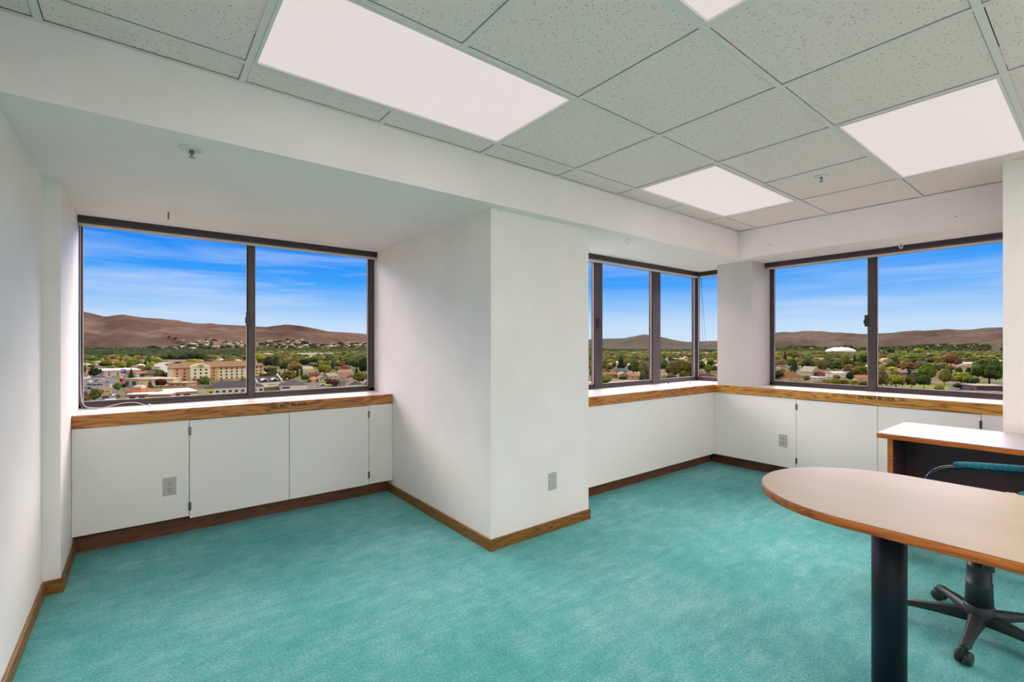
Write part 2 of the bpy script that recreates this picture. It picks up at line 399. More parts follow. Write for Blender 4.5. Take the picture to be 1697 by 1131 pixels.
for k_, x_ in enumerate(xs[1:-1]):
    for j in range(len(ys)-1):
        if any(k_ == i+1 and j-1 == jj for i, jj in lights): continue
        mb.box(x_-.012, x_+.012, ys[j+1], ys[j], ZC-.001, ZC+.002); mb.box(x_-.002, x_+.002, ys[j+1], ys[j], ZC+.002, ZC+.035)
for y_ in ys[1:-1]: mb.box(XL, UW, y_-.012, y_+.012, ZC-.0005, ZC+.0025); mb.box(XL, UW, y_-.002, y_+.002, ZC, ZC+.035)
mb.box(XL, UW, VB-.019, VB, ZC-.0008, ZC+.001); mb.box(UW-.019, UW, YB, VB, ZC-.0008, ZC+.001); mb.box(XL, XL+.019, YB, VB, ZC-.0008, ZC+.001)
mb.build('ceiling_grid', 'grid_metal', ceil)

LT = {(1, 0): 'large lit ceiling panel nearest the left window, widest in view', (5, 0): 'lit ceiling panel beside the soffit near the column pier',
      (5, 2): 'lit ceiling panel at the right, next to the right wall', (1, 2): 'ceiling panel cut by the top edge of the view',
      (1, 4): 'added fill-light panel overhead, left row, beyond the top edge', (4, 4): 'added fill-light panel overhead, right row, beyond the top edge',
      (1, 6): 'added rear fill-light panel, left row', (4, 6): 'added rear fill-light panel, right row', (1, 8): 'added hindmost fill-light panel, left row', (4, 8): 'added hindmost fill-light panel, right row'}
for i, j in lights:
    x0, x1 = C0+S*i, C0+S*(i+2); y1, y0 = L0-S*j, L0-S*(j+1)
    t_ = empty('ceiling_light', ((x0+x1)/2, (y0+y1)/2, ZC)); tag(t_, LT[(i, j)], 'ceiling light', 'recessed ceiling lights')
    hx, hy = S-.013, S/2-.013
    m_ = MB()
    e_ = .012
    m_.box(-hx, hx, -hy, -hy+e_, -.002, .05).box(-hx, hx, hy-e_, hy, -.002, .05).box(-hx, -hx+e_, -hy+e_, hy-e_, -.002, .05).box(hx-e_, hx, -hy+e_, hy-e_, -.002, .05)
    m_.box(-hx, hx, -hy, hy, .12, .125)
    m_.build('frame', 'grid_metal', t_)
    MB().box(-hx+e_+.003, hx-e_-.003, -hy+e_+.003, hy-e_-.003, .004, .009).build('diffuser', 'diffuser' if j < 4 else 'diffuser_fill', t_)

# baseboards
def base(name, x0, x1, y0, y1, mat, z=.072, label=None): return struct(MB().box(x0, x1, y0, y1, 0, z).build(name, mat, bevel=.003), label)
bt = .012
base('baseboard_left', XL, XL+bt, YB, 3.3315-bt, 'base_y')
base('baseboard_left', XL, XN+bt, 3.3315-bt, 3.3315, 'base_x')
base('baseboard_left', XN, XN+bt, 3.3315, K1, 'base_y')
base('baseboard_column', U1-bt, U1, V2-bt, K1, 'base_y')
base('baseboard_column', U1, U2+bt, V2-bt, V2, 'base_x')
base('baseboard_column', U2, U2+bt, V2, K3, 'base_y')
base('baseboard_right', XR-bt, XR, YB, YR, 'base_y')

# ------------------------------------------------------------------ windows
def window(n_, origin, axis, x0, x1, divs, parts, zb=ZT, zt=ZS-.005, label=None, latch=None):
    """a window in its own frame: local x along the wall, y outward. divs = list of (a, b) mullions"""
    root = empty('window_%d' % n_, origin, axis); struct(root, label)
    f = MB()
    d0, d1 = 0, .05
    f.box(x0, x1, d0, d1, zb, zb+.026).box(x0, x1, d0, d1, zt-.03, zt)
    f.box(x0, x0+parts[0], d0, d1, zb, zt).box(x1-parts[1], x1, d0, d1, zb, zt)
    f.build('window_frame', 'bronze_frame', root, bevel=.002)
    xs_ = [x0+parts[0]]+[v for d in divs for v in d]+[x1-parts[1]]
    for a, b_ in divs:
        MB().box(a, b_, -.008, .045, zb+.006, zt-.01).build('mullion', 'bronze_frame', root, bevel=.004)
    k = 0
    for i in range(0, len(xs_), 2):
        a, b_ = xs_[i], xs_[i+1]; k += 1
        q = .008
        s_ = MB().box(a, b_, .008, .036, zb+.026, zb+.043).box(a, b_, .008, .036, zt-.046, zt-.03).box(a, a+q, .008, .036, zb+.03, zt-.03).box(b_-q, b_, .008, .036, zb+.03, zt-.03)
        s_.build('sash', 'bronze_frame', root, bevel=.002)
        s2 = MB(); w_ = .0035
        s2.box(a+q, b_-q, .006, .012, zb+.043, zb+.043+w_).box(a+q, a+q+w_, .006, .012, zb+.043, zt-.046).box(b_-q-w_, b_-q, .006, .012, zb+.043, zt-.046)
        s2.build('glazing_bead', 'blind_rail', root)
        MB().box(a+.004, b_-.004, .020, .024, zb+.03, zt-.035).build('glass_pane', 'glass', root)
    if latch:
        x_, z_, sgn = latch
        m_ = MB().box(x_-.012, x_+.012, -.03, -.006, z_-.052, z_+.052).box(x_+sgn*.012-.006, x_+sgn*.012+.006, -.034, -.01, z_-.03, z_+.012)
        m_.build('latch', 'bronze_dark', root, bevel=.002)
    return root
window(1, (0, W1, 0), 0, XN+.001, U1-.001, [(.66, .702)], (.012, .05), label='wide left window in two panes over the left ledge', latch=(.655, 1.468, -1))
window(2, (0, W3, 0), 0, U2+.001, 5.205, [(3.398, 3.502), (4.308, 4.447)], (.05, .052), label='middle window in three panes right of the column', latch=(3.432, 1.47, 1))
# right wall: local x runs along -y
window(3, (W4, 0, 0), -PI/2, -3.048, -2.585, [], (.006, .02), label='slim corner pane between middle window and pier')
window(4, (W4, 0, 0), -PI/2, -2.22, -YR-.002, [(-1.366, -1.312)], (.032, .03), label='wide right window in two panes over the right ledge', latch=(-1.378, 1.483, -1))

# blind headrails
def soft(pts, n_=3):
    for _ in range(n_):
        q = [pts[0]]
        for a, b_ in zip(pts[:-1], pts[1:]):
            a, b_ = Vector(a), Vector(b_); q += [tuple(a*.75+b_*.25), tuple(a*.25+b_*.75)]
        q.append(pts[-1]); pts = q
    return pts
def blind(label, L_, org, rot, ends=True):
    t_ = empty('window_blind', org, rot); tag(t_, label, 'blind', 'raised window blinds')
    MB().box(0, L_, 0, .05, -.036, -.001).build('headrail', 'bronze_dark', t_, bevel=.003)
    MB().box(0, L_, .004, .046, -.004, 0).build('mounting_track', 'blind_rail', t_)
    MB().box(.003, L_-.003, .006, .044, -.050, -.036).build('slat_stack', 'bronze_frame', t_)
    MB().box(.002, L_-.002, .003, .047, -.066, -.050).build('bottom_rail', 'blind_rail', t_, bevel=.005)
    return t_
blind('long dark blind headrail across the top of the left window', U1-XN-.004, (XN+.002, 4.125, ZS), 0)
blind('dark blind headrail with pale rail over the middle window', 5.10-U2-.01, (U2+.006, 2.965, ZS), 0)
blind('short blind headrail above the slim corner pane', .37, (5.075, 2.955, ZS), -PI/2)
blind('dark blind headrail across the top of the right window', 2.218-YR, (5.055, 2.22, ZS), -PI/2)

# ------------------------------------------------------------------ counters (cabinets), ledges
def hinge(par, M):
    MB().box(-.006, .006, -.006, .0, -.026, .026, M).build('hinge', 'hinge_metal', par, bevel=.002)
# left cabinet
t_ = empty('heater_cabinet', (0, F1+.008, 0)); tag(t_, 'low white cabinet with two doors under the left window', 'cabinet')
zb_ = .112
MB().box(XN+.002, .2505, 0, .03, .125, ZB).build('fixed_panel', 'cabinet_paint', t_)
MB().box(1.4825, U1-.002, 0, .03, zb_, ZB).build('fixed_panel', 'cabinet_paint', t_)
MB().box(XN+.002, U1-.002, .03, .35, .118, ZB-.002).build('carcass', 'dark_void', t_)
MB().box(XN+.002, U1-.002, K1-F1-.006, K1-F1+.01, 0, .093).build('kickboard', 'kick_x', t_)
for a, b_, hx in ((.254, .8685, .254), (.8715, 1.479, 1.479)):
    d_ = MB().box(a, b_, -.002, .018, zb_-.002, ZB-.004).build('door', 'cabinet_paint', t_, bevel=.0015)
    for z_ in (.69, .19): MB().box(hx-.008, hx+.008, -.008, -.002, z_-.028, z_+.028).build('hinge', 'hinge_metal', d_, bevel=.003)
t_ = empty('window_ledge', (0, F1, 0)); tag(t_, 'white window ledge with grained oak edge under the left window', 'ledge')
MB().box(XN+.001, U1-.001, .022, W1-F1-.001, ZB+.04, ZT).build('ledge_top', 'ledge_laminate', t_, bevel=.002)
n1 = MB().box(XN+.001, U1-.001, 0, .0215, ZB, ZT-.001).build('oak_edge', 'oak_x', t_, bevel=.003)
GLYPH = {  # strokes on a 1 x 1.4 cell
 'D': [[(0, 0), (0, 1.4), (.5, 1.4), (.85, 1.2), (1, .7), (.85, .2), (.5, 0), (0, 0)]],
 'O': [[(.5, 0), (.15, .2), (0, .7), (.15, 1.2), (.5, 1.4), (.85, 1.2), (1, .7), (.85, .2), (.5, 0)]],
 'N': [[(0, 0), (0, 1.4)], [(0, 1.4), (.95, 0)], [(.95, 0), (.95, 1.4)]], 'T': [[(0, 1.4), (1, 1.4)], [(.5, 0), (.5, 1.4)]],
 'B': [[(0, 0), (0, 1.4), (.6, 1.4), (.85, 1.25), (.85, .92), (.6, .74), (0, .74)], [(.6, .74), (.92, .56), (.92, .18), (.65, 0), (0, 0)]],
 'L': [[(0, 1.4), (0, 0), (.8, 0)]], 'C': [[(.98, 1.08), (.8, 1.3), (.5, 1.4), (.15, 1.2), (0, .7), (.15, .2), (.5, 0), (.8, .1), (.98, .32)]],
 'K': [[(0, 0), (0, 1.4)], [(.9, 1.4), (.02, .55)], [(.32, .85), (.95, 0)]]}
def text(body, par, loc, rot, w_, mat='black_ink', t_=.17):
    """bold capitals of total width w_, drawn as thick flat strokes in the xy plane"""
    m_ = MB(); x_ = 0
    segs = []
    for ch in body:
        if ch == ' ': x_ += .75; continue
        for st in GLYPH[ch]:
            for p, q in zip(st, st[1:]): segs.append(((p[0]+x_, p[1]), (q[0]+x_, q[1])))
        x_ += 1.5 if ch != 'L' else 1.3
    tot = x_-.5; k_ = w_/tot
    for i, (p, q) in enumerate(segs):
        p, q = Vector(p), Vector(q); d_ = (q-p).normalized()*t_; n_ = Vector((-d_.y, d_.x)); e_ = .00002*(i % 7)
        c = [p-d_*.6-n_, q+d_*.6-n_, q+d_*.6+n_, p-d_*.6+n_]
        m_.prism([((v_.x-tot/2)*k_, (v_.y-.7)*k_) for v_ in c], -.0004, .0008+e_)
    o = m_.build('lettering', mat, par); o.location = loc; o.rotation_euler = rot
    return o
text('DO NOT BLOCK', n1, (.868, -.0006, .8165), (PI/2, 0, 0), .236)

# middle + right cabinets
t_ = empty('heater_cabinet', (0, F3+.008, 0)); tag(t_, 'low plain white cabinet under the middle window', 'cabinet')
MB().box(U2+.002, F4+.006, 0, .03, .112, ZB).build('fixed_panel', 'cabinet_paint', t_)
MB().box(U2+.002, F4+.006, .03, .35, .116, ZB-.002).build('carcass', 'dark_void', t_)
MB().box(U2+.014, K4-.003, K3-F3-.006, K3-F3+.01, 0, .095).build('kickboard', 'kick_x', t_)
t_ = empty('heater_cabinet', (F4+.008, 0, 0)); tag(t_, 'low white cabinet with two doors under the right window', 'cabinet')
MB().box(0, .03, 1.8125, F3+.0085, .1125, ZB).build('fixed_panel', 'cabinet_paint', t_)
MB().box(0, .03, YR+.002, .5855, .118, ZB).build('fixed_panel', 'cabinet_paint', t_)
MB().box(.03, .35, YR+.002, F3, .121, ZB-.002).build('carcass', 'dark_void', t_)
MB().box(K4-F4-.006, K4-F4+.01, YR+.002, K3-.01, 0, .097).build('kickboard', 'kick_y', t_)
for a, b_, hy in ((1.1985, 1.809, 1.809), (.589, 1.1955, .589)):
    d_ = MB().box(-.002, .018, a, b_, .116, ZB-.004).build('door', 'cabinet_paint', t_, bevel=.0015)
    for z_ in (.69, .19): MB().box(-.008, -.002, hy-.008, hy+.008, z_-.028, z_+.028).build('hinge', 'hinge_metal', d_, bevel=.003)
t_ = empty('window_ledge', (0, F3, 0)); tag(t_, 'white window ledge with oak edge under the middle window', 'ledge')
MB().box(U2+.001, W4-.001, .022, W3-F3-.001, ZB+.04, ZT).build('ledge_top', 'ledge_laminate', t_)
MB().box(U2+.001, F4-.0005, 0, .0215, ZB, ZT-.001).build('oak_edge', 'oak_x', t_, bevel=.002)
t_ = empty('window_ledge', (F4, 0, 0)); tag(t_, 'white window ledge with oak edge under the right window', 'ledge')
MB().box(.022, W4-F4-.001, YR+.001, F3+.0215, ZB+.04, ZT).build('ledge_top', 'ledge_laminate', t_)
n4 = MB().box(0, .0215, YR+.001, F3+.02, ZB, ZT-.001).build('oak_edge', 'oak_y', t_, bevel=.002)
text('DO NOT BLOCK', n4, (-.0006, 1.205, .826), (PI/2, 0, -PI/2), .238)

# vent grilles let into the ledges
def grille(label, org, rot, L_, W_):
    t_ = empty('vent_grille', org, rot); tag(t_, label, 'vent')
    m_ = MB(); m_.box(0, L_, 0, .010, 0, .004).box(0, L_, W_-.010, W_, 0, .004).box(0, .012, .01, W_-.01, 0, .004).box(L_-.012, L_, .01, W_-.01, 0, .004).box(L_*.5-.006, L_*.5+.006, .01, W_-.01, 0, .004)
    m_.build('frame', 'white_plastic', t_)
    MB().box(.012, L_-.012, .01, W_-.01, 0, .0006).build('recess', 'grille_grey', t_)
    m_ = MB(); k = 6
    for i in range(k):
        y_ = .012+(W_-.024)*(i+.5)/k; m_.box(.012, L_-.012, y_-.0025, y_+.0025, .0006, .0034)
    m_.build('slat', 'white_plastic', t_)
grille('long white vent grille in the left window ledge', (.22, 3.90, ZT), 0, .92, .11)
grille('long white vent grille in the right window ledge', (4.92, 1.90, ZT), -PI/2, 1.22, .12)

# outlets
def outlet(label, M, blank=False):
    t_ = D.objects.new('blank_wall_plate' if blank else 'wall_outlet', None); COL.objects.link(t_); t_.matrix_world = M; t_.empty_display_size = .1
    tag(t_, label, 'wall plate' if blank else 'outlet')
    MB().box(-.036, .036, -.006, 0, -.058, .058).build('plate', 'outlet_plastic', t_, bevel=.003)
    if blank:
        for z_ in (.03, -.03): MB().lathe([(.003, 0), (.0034, .001)], 10, M=Matrix.Translation((0, -.006, z_)) @ Matrix.Rotation(PI/2, 4, 'X')).build('screw', 'hinge_metal', t_)
        return
    MB().box(-.002, .002, -.0075, -.005, -.002, .002).build('screw', 'hinge_metal', t_)
    for z_ in (.021, -.021):
        s_ = MB().box(-.017, .017, -.0085, -.005, z_-.014, z_+.014).build('socket', 'outlet_plastic', t_, bevel=.003)
        MB().box(-.009, -.006, -.0092, -.008, z_-.003, z_+.008).box(.006, .009, -.0092, -.008, z_-.003, z_+.007).box(-.003, .003, -.0092, -.008, z_-.011, z_-.006).build('slot', 'outlet_slot', s_)
outlet('beige double wall outlet on the cabinet under the left window', Matrix.Translation((.145, F1+.008, .343)))
outlet('beige double wall outlet on the cabinet in the right corner', Matrix.Translation((F4+.008, 1.926, .359)) @ Matrix.Rotation(-PI/2, 4, 'Z'))
outlet('beige blank wall plate low on the column front', Matrix.Translation((2.202, V2, .338)), True)

# sprinklers
def sprinkler(label, loc):
    t_ = empty('sprinkler_head', loc); tag(t_, label, 'sprinkler', 'fire sprinkler heads')
    MB().lathe([(.044, 0), (.044, -.003), (.036, -.006), (.018, -.008), (.0, -.008)], 28).build('escutcheon', 'white_plastic', t_)
    MB().lathe([(.008, -.006), (.008, -.02), (.004, -.024), (.004, -.034)], 14).build('nozzle', 'hinge_metal', t_)
    MB().tube([(-.008, 0, -.012), (-.013, 0, -.024), (-.003, 0, -.036)], .0016, 6).tube([(.008, 0, -.012), (.013, 0, -.024), (.003, 0, -.036)], .0016, 6).build('yoke', 'chrome', t_)
    MB().lathe([(.013, -.036), (.013, -.038), (.003, -.039)], 16).build('deflector', 'chrome', t_)
sprinkler('round chrome sprinkler in the left soffit', (.17, 2.44, ZS))
sprinkler('round chrome sprinkler in the tiled ceiling', (3.527, 1.188, ZC+.004))
# hooks
def hook(label, loc, r=.014, dark=False):
    t_ = empty('ceiling_hook', loc, -YAW if dark else YAW-PI/2); tag(t_, label, 'hook')
    m_ = 'hinge_metal' if dark else 'white_plastic'
    if dark:
        MB().box(-.004, .004, -.002, .002, -.045, 0).build('stem', m_, t_); return
    MB().box(-.018, .018, -.008, .008, -.006, 0).build('base_plate', m_, t_, bevel=.002)
    a = [(-.013, 0, 0), (-.013, 0, -.02)]+[(-.013*math.cos(x_), 0, -.022-.016*math.sin(x_)) for x_ in [i*PI/10 for i in range(1, 10)]]+[(.013, 0, -.02), (.013, 0, 0)]
    MB().tube(a, .0045, 8).build('loop', m_, t_)
hook('white U-shaped hook on the soffit above the middle window', (3.053, 2.393, ZS))
hook('white U-shaped hook on the soffit before the right window', (4.968, 1.089, ZS))
hook('thin grey pin hanging from the soffit above the left window', (.135, 3.70, ZS), dark=True)
# small dark plugs on the beam and stoppers on the ledge
for x_, y_, z_, lb in ((UW, 1.979, 2.2, 'tiny dark screw hole plug on the beam near the corner'), (UW, .70, 2.192, 'tiny dark screw hole plug on the beam near the right wall')):
    tag(MB().lathe([(.004, -.0015), (.004, .0005)], 10, M=Matrix.Translation((x_, y_, z_)) @ Matrix.Rotation(PI/2, 4, 'Y')).build('wall_plug', 'black_ink'), lb, 'plug')
for x_, y_, lb in ((4.50, 2.98, 'tiny black stopper on the ledge by the middle window mullion'), (4.72, 2.86, 'tiny black stopper on the ledge near the pier')):
    tag(MB().lathe([(.009, 0), (.009, .007), (.005, .010)], 12, c=(x_, y_, ZT)).build('rubber_stopper', 'black_ink'), lb, 'stopper')
# cords
cz = ZT+.004
t_ = tag(MB().tube(soft([(XN+.012, 4.15, 2.04), (XN+.012, 4.14, 1.5), (XN+.014, 4.14, .95), (XN+.03, 4.13, cz+.01), (-.24, 4.15, cz), (-.20, 4.10, cz), (-.14, 4.15, cz+.012), (-.09, 4.165, cz+.022), (-.03, 4.16, cz+.02), (.0, 4.14, cz+.008), (.03, 4.08, cz)]), .0028, 8).build('blind_cord', 'cord_cream'), 'pale blind cord trailing onto the left end of the ledge', 'cord')
MB().lathe([(.006, -.006), (.009, .0), (.004, .010)], 10, c=(.045, 4.06, cz+.003)).build('tassel', 'white_plastic', t_)
tag(MB().tube(soft([(XN+.012, 4.12, 2.04), (XN+.012, 4.12, 1.4), (XN+.013, 4.12, .9), (XN+.022, 4.12, cz), (-.27, 4.09, cz), (-.22, 4.05, cz)]), .002, 8).build('blind_cord', 'cord_blue'), 'thin blue-grey cord down the left side of the left window', 'cord')
for k_, (a, b_, z_) in enumerate(((2.975, 2.97, 1.25), (2.955, 2.94, 1.25), (2.965, 2.90, 1.28))):
    tag(MB().tube([(5.12, a, 2.045), (5.12, (a+b_)/2, 1.7), (5.12, b_, z_)], .0016, 6).build('blind_cord', 'cord_blue'),
        ['leftmost of three thin cords hanging in the corner pane', 'middle of three thin cords hanging in the corner pane', 'slanting right one of three cords in the corner pane'][k_], 'cord', 'cords in the corner pane')

# ------------------------------------------------------------------ furniture
# oval-ended table
TZ = .735
t_ = empty('meeting_table', (2.07, .0, 0)); tag(t_, 'beige round-ended table with orange edge and dark post leg, right foreground', 'table')
def stadium(r_, y_end, y_back, n_=40):
    return [(r_*math.cos(PI*k/n_), y_end+r_*math.sin(PI*k/n_)) for k in range(n_+1)]+[(-r_, y_back), (r_, y_back)]
MB().prism(stadium(.381, .505, -1.05), TZ-.030, TZ-.003, smooth=True).build('edge_band', 'edge_orange', t_, bevel=.004)
MB().prism(stadium(.378, .505, -1.047), TZ-.003, TZ).build('tabletop', 'table_top', t_, bevel=.001)
for y_ in (.495, -.65):
    lg = MB().lathe([(.051, .004), (.051, TZ-.030)], 40, c=(.035, y_, 0)).build('leg', 'leg_metal', t_)
    MB().box(-.09, .16, y_-.09, y_+.09, TZ-.036, TZ-.030).build('mounting_plate', 'leg_metal', lg)
    MB().lathe([(.045, 0), (.047, .004)], 24, c=(.035, y_, 0)).build('glide', 'chair_plastic', lg)

# desk
t_ = empty('desk', (3.50, 0, 0)); tag(t_, 'desk with white top, orange edges and dark brown panel before the right wall', 'desk')
MB().box(0, .63, -.80, .885, TZ-.030, TZ-.003).build('edge_band', 'edge_orange', t_, bevel=.003)
MB().box(.001, .629, -.799, .884, TZ-.003, TZ).build('desktop', 'desk_white', t_, bevel=.001)
for y_ in (.809, -.75):
    p_ = MB().box(.02, .60, y_, y_+.026, 0, TZ-.030).build('side_panel', 'desk_brown', t_)
    MB().box(.0165, .02, y_, y_+.026, 0, TZ-.030).build('edge_strip', 'edge_orange', p_)
mp_ = MB().box(.30, .318, -.724, .809, .12, TZ-.030).build('modesty_panel', 'desk_brown', t_)
for dz in (0, .028): MB().lathe([(.006, 0), (.006, .004)], 12, M=Matrix.Translation((.30, .765, .615-dz)) @ Matrix.Rotation(-PI/2, 4, 'Y')).build('bolt', 'leg_metal', mp_)

# swivel chair
hx, hy = 2.87, .36
ca = math.atan2(.864, -.504)                 # facing
t_ = empty('office_chair', (hx, hy, 0), ca-PI/2)      # local +y = facing, +x = right
tag(t_, 'swivel chair with teal armrests and dark five-arm base behind the table', 'chair')
bs = MB(); bs.lathe([(.052, .075), (.056, .085), (.050, .135), (.046, .14)], 28)
base_ = bs.build('base_hub', 'chair_plastic', t_, bevel=.003)
rot = ca-PI/2
for k in range(5):
    a = math.radians(35+72*k)-rot
    c_, s_ = math.cos(a), math.sin(a)
    m_ = MB(); v = []; f = []
    prof = [(.03, .028, .108, .062), (.07, .026, .106, .064), (.14, .022, .098, .066), (.22, .019, .088, .064), (.285, .018, .080, .058), (.305, .014, .074, .060)]
    for (rr_, hw, zt_, zb2) in prof:
        for (yy, zz) in ((-hw, zb2), (-hw, zt_-.012), (-hw*.6, zt_), (hw*.6, zt_), (hw, zt_-.012), (hw, zb2)):
            v.append((rr_*c_-yy*s_, rr_*s_+yy*c_, zz))
    nn = 6
    for i in range(len(prof)-1):
        for q in range(nn): f.append((i*nn+q, i*nn+(q+1) % nn, (i+1)*nn+(q+1) % nn, (i+1)*nn+q))
    f.append(tuple(range(nn-1, -1, -1))); f.append(tuple((len(prof)-1)*nn+q for q in range(nn)))
    m_.add(v, f, True)
    arm_ = m_.build('base_arm', 'chair_plastic', t_, bevel=.003)
    cx_, cy_ = .30*c_, .30*s_
    sw = math.radians(40+50*k)
    M_ = Matrix.Translation((cx_, cy_, .027)) @ Matrix.Rotation(sw, 4, 'Z')
    cs = MB()
    for sd in (-1, 1):
        cs.lathe([(.010, -.009), (.024, -.009), (.0265, -.005), (.0265, .005), (.024, .009), (.010, .009)], 24, M=M_ @ Matrix.Translation((0, sd*.015, 0)) @ Matrix.Rotation(PI/2, 4, 'X'))
    cs.lathe([(.006, .0), (.006, .035)], 12, M=M_)
    cs.box(-.02, .02, -.007, .007, .0, .026, M_)
    cs.build('caster', 'chair_plastic', arm_)
m_ = MB(); m_.lathe([(.047, .135), (.044, .22), (.0445, .235), (.041, .237), (.040, .30), (.0405, .31), (.036, .312), (.036, .38)], 28)
m_.build('gas_column', 'chair_plastic', t_)
MB().box(-.10, .10, -.12, .12, .38, .415).build('seat_mechanism', 'chair_plastic', t_, bevel=.01)
MB().lathe([(.014, -.03), (.017, -.025), (.017, .03), (.014, .035)], 16, M=Matrix.Translation((-.16, .04, .372)) @ Matrix.Rotation(.35, 4, 'Y')).build('height_knob', 'chair_plastic', t_)
def cushion(w_, d_, h_, e_=3.2, n_=40, m=10):
    v = []; f = []
    for j in range(m+1):
        ph = -PI/2+PI*j/m; cz_ = math.copysign(abs(math.sin(ph))**.6, math.sin(ph)); rz_ = abs(math.cos(ph))**.45
        for k in range(n_):
            a = 2*PI*k/n_; c__, s__ = math.cos(a), math.sin(a)
            v.append((w_*rz_*math.copysign(abs(c__)**(2/e_), c__), d_*rz_*math.copysign(abs(s__)**(2/e_), s__), h_*cz_))
    for j in range(m):
        for k in range(n_): f.append((j*n_+k, j*n_+(k+1) % n_, (j+1)*n_+(k+1) % n_, (j+1)*n_+k))
    return v, f
v, f = cushion(.235, .225, .04); m_ = MB(); m_.add(v, f, True, Matrix.Translation((0, -.02, .452))); m_.build('seat', 'seat_cloth', t_)
v, f = cushion(.21, .21, .035); m_ = MB(); m_.add(v, f, True, Matrix.Translation((0, -.335, .78)) @ Matrix.Rotation(PI/2-.12, 4, 'X')); bk = m_.build('backrest', 'seat_cloth', t_)
MB().tube([(0, -.10, .40), (0, -.25, .40), (0, -.34, .45), (0, -.375, .56), (0, -.385, .72)], .016, 12).build('back_bar', 'tube_dark', t_)
for sd in (-1, 1):
    x_ = sd*.25
    pts = [(x_*.6, -.22, .41), (x_*.95, -.26, .43), (x_, -.31, .50), (x_, -.335, .60), (x_, -.33, .668), (x_, -.29, .676), (x_, -.03, .676), (x_, .03, .668), (x_, .075, .640), (x_, .098, .59), (x_, .10, .50), (x_*.95, .09, .42), (x_*.6, .06, .408)]
    # soften corners
    for _ in range(2):
        q = [pts[0]]
        for a, b_ in zip(pts[:-1], pts[1:]):
            a, b_ = Vector(a), Vector(b_); q += [tuple(a*.75+b_*.25), tuple(a*.25+b_*.75)]
        q.append(pts[-1]); pts = q
    ar = MB().tube(pts, .0105, 14).build('armrest_tube', 'tube_dark', t_)
    v, f = cushion(.023, .165, .014, 3.4, 40, 8); m_ = MB(); m_.add(v, f, True, Matrix.Translation((x_, -.175, .690))); m_.build('arm_pad', 'arm_cloth', ar)
MB().tube([(.12, -.215, .575), (.17, -.20, .585), (.225, -.195, .575)], .008, 8).build('side_brace', 'tube_grey', t_)

# ------------------------------------------------------------------ outside: a town on a valley floor, 31 m below the eye
EYE = 31.0; GZ = H-EYE
FW = Vector((math.cos(YAW), math.sin(YAW))); RT = Vector((math.sin(YAW), -math.cos(YAW)))
def ray(px, d): return FW*d+RT*(d*(px-CX)/FPX)
def gd(py): return FPX*EYE/(py-CY)
def G(px, py): v_ = ray(px, gd(py)); return (v_.x, v_.y)
def interp(x_, pts):
    if x_ <= pts[0][0]: return pts[0][1]
    for (a, va), (b_, vb) in zip(pts, pts[1:]):
        if x_ <= b_: return va+(vb-va)*(x_-a)/(b_-a)
    return pts[-1][1]
RIDGE = [(-900, 512), (-200, 505), (60, 512), (136, 518), (160, 523), (175, 527), (188, 524.5), (202, 523), (233, 527.5), (272, 531), (331, 537.6), (389, 540), (422, 542), (443, 543.4), (462, 541), (480, 539), (506, 542), (544, 550), (583, 552), (611, 554), (700, 556), (850, 562), (976, 564), (1011, 562), (1036, 561), (1050, 558), (1064, 556), (1080, 557.5), (1096, 559), (1116, 564), (1136, 567), (1156, 567), (1189, 566), (1240, 560), (1276, 555), (1323, 551.8), (1367, 551.5), (1437, 554), (1483, 551.5), (1542, 550), (1600, 549), (1661, 546), (1900, 544), (3500, 540)]
R0, R1 = 2300.0, 5600.0
def smooth(t_): t_ = max(0, min(1, t_)); return t_*t_*(3-2*t_)
def terr(x_, y_):
    r_ = math.hypot(x_, y_)
    if r_ < R0: return GZ
    a = YAW-math.atan2(y_, x_)
    a = max(-1.25, min(1.25, a))
    px = CX+FPX*math.tan(a)
    top = H+(CY-interp(px, RIDGE))/FPX*(R1*math.cos(a))
    t_ = (r_-R0)/(R1-R0)
    base_ = GZ+(top-GZ)*(smooth(t_)**1.35 if t_ < 1 else 1-.15*(t_-1))
    g = 4*max(0, t_)*max(0, 1-t_)
    q = noise.ridged_multi_fractal(Vector((x_/520+5, y_/520, .3)), 1.0, 2.1, 4, 1.0, 2.0)
    return base_+g*(q-1.1)*(125 if px > 900 else 55)*min(1, (top-GZ)/260)
# valley floor
m_ = MB(); n_ = 64
ring = [(60.0*math.cos(2*PI*k/n_), 60.0*math.sin(2*PI*k/n_)) for k in range(n_)]
m_.add([(x_*(R0+60)/60, y_*(R0+60)/60, GZ) for x_, y_ in ring], [tuple(range(n_))])
struct(m_.build('valley_ground', 'valley_ground'), 'flat valley floor of grass, yards and streets far below')
# hills
NA, NR = 420, 60
v = []; f = []; gr = []
for i in range(NA+1):
    a = YAW+1.28-2.56*i/NA
    for j in range(NR+1):
        r_ = R0+(R1*1.12-R0)*j/NR
        x_, y_ = r_*math.cos(a), r_*math.sin(a); v.append((x_, y_, terr(x_, y_)))
        px = CX+FPX*math.tan(YAW-a); t_ = (r_-R0)/(R1-R0)
        g_ = 1-smooth((t_-.10)/.2) if px < 700 else 1-smooth((t_-.16)/.2)
        g_ *= .75+.5*noise.noise(Vector((x_/500, y_/500, 1)))
        if 960 < px < 1240: g_ = max(g_, .68+.5*noise.noise(Vector((x_/700, y_/400, 4))))
        if px > 1240: g_ = max(g_, .42+.5*noise.noise(Vector((x_/600, y_/350, 9))))
        gr.append(max(0, min(1, g_)))
for i in range(NA):
    for j in range(NR):
        k = i*(NR+1)+j; f.append((k, k+1, k+NR+2, k+NR+1))
m_ = MB(); m_.add(v, f, True); o = m_.build('hills', 'hill_grass')
at_ = o.data.attributes.new('green', 'FLOAT', 'POINT'); at_.data.foreach_set('value', gr)
struct(o, 'bare brown hills along the horizon')

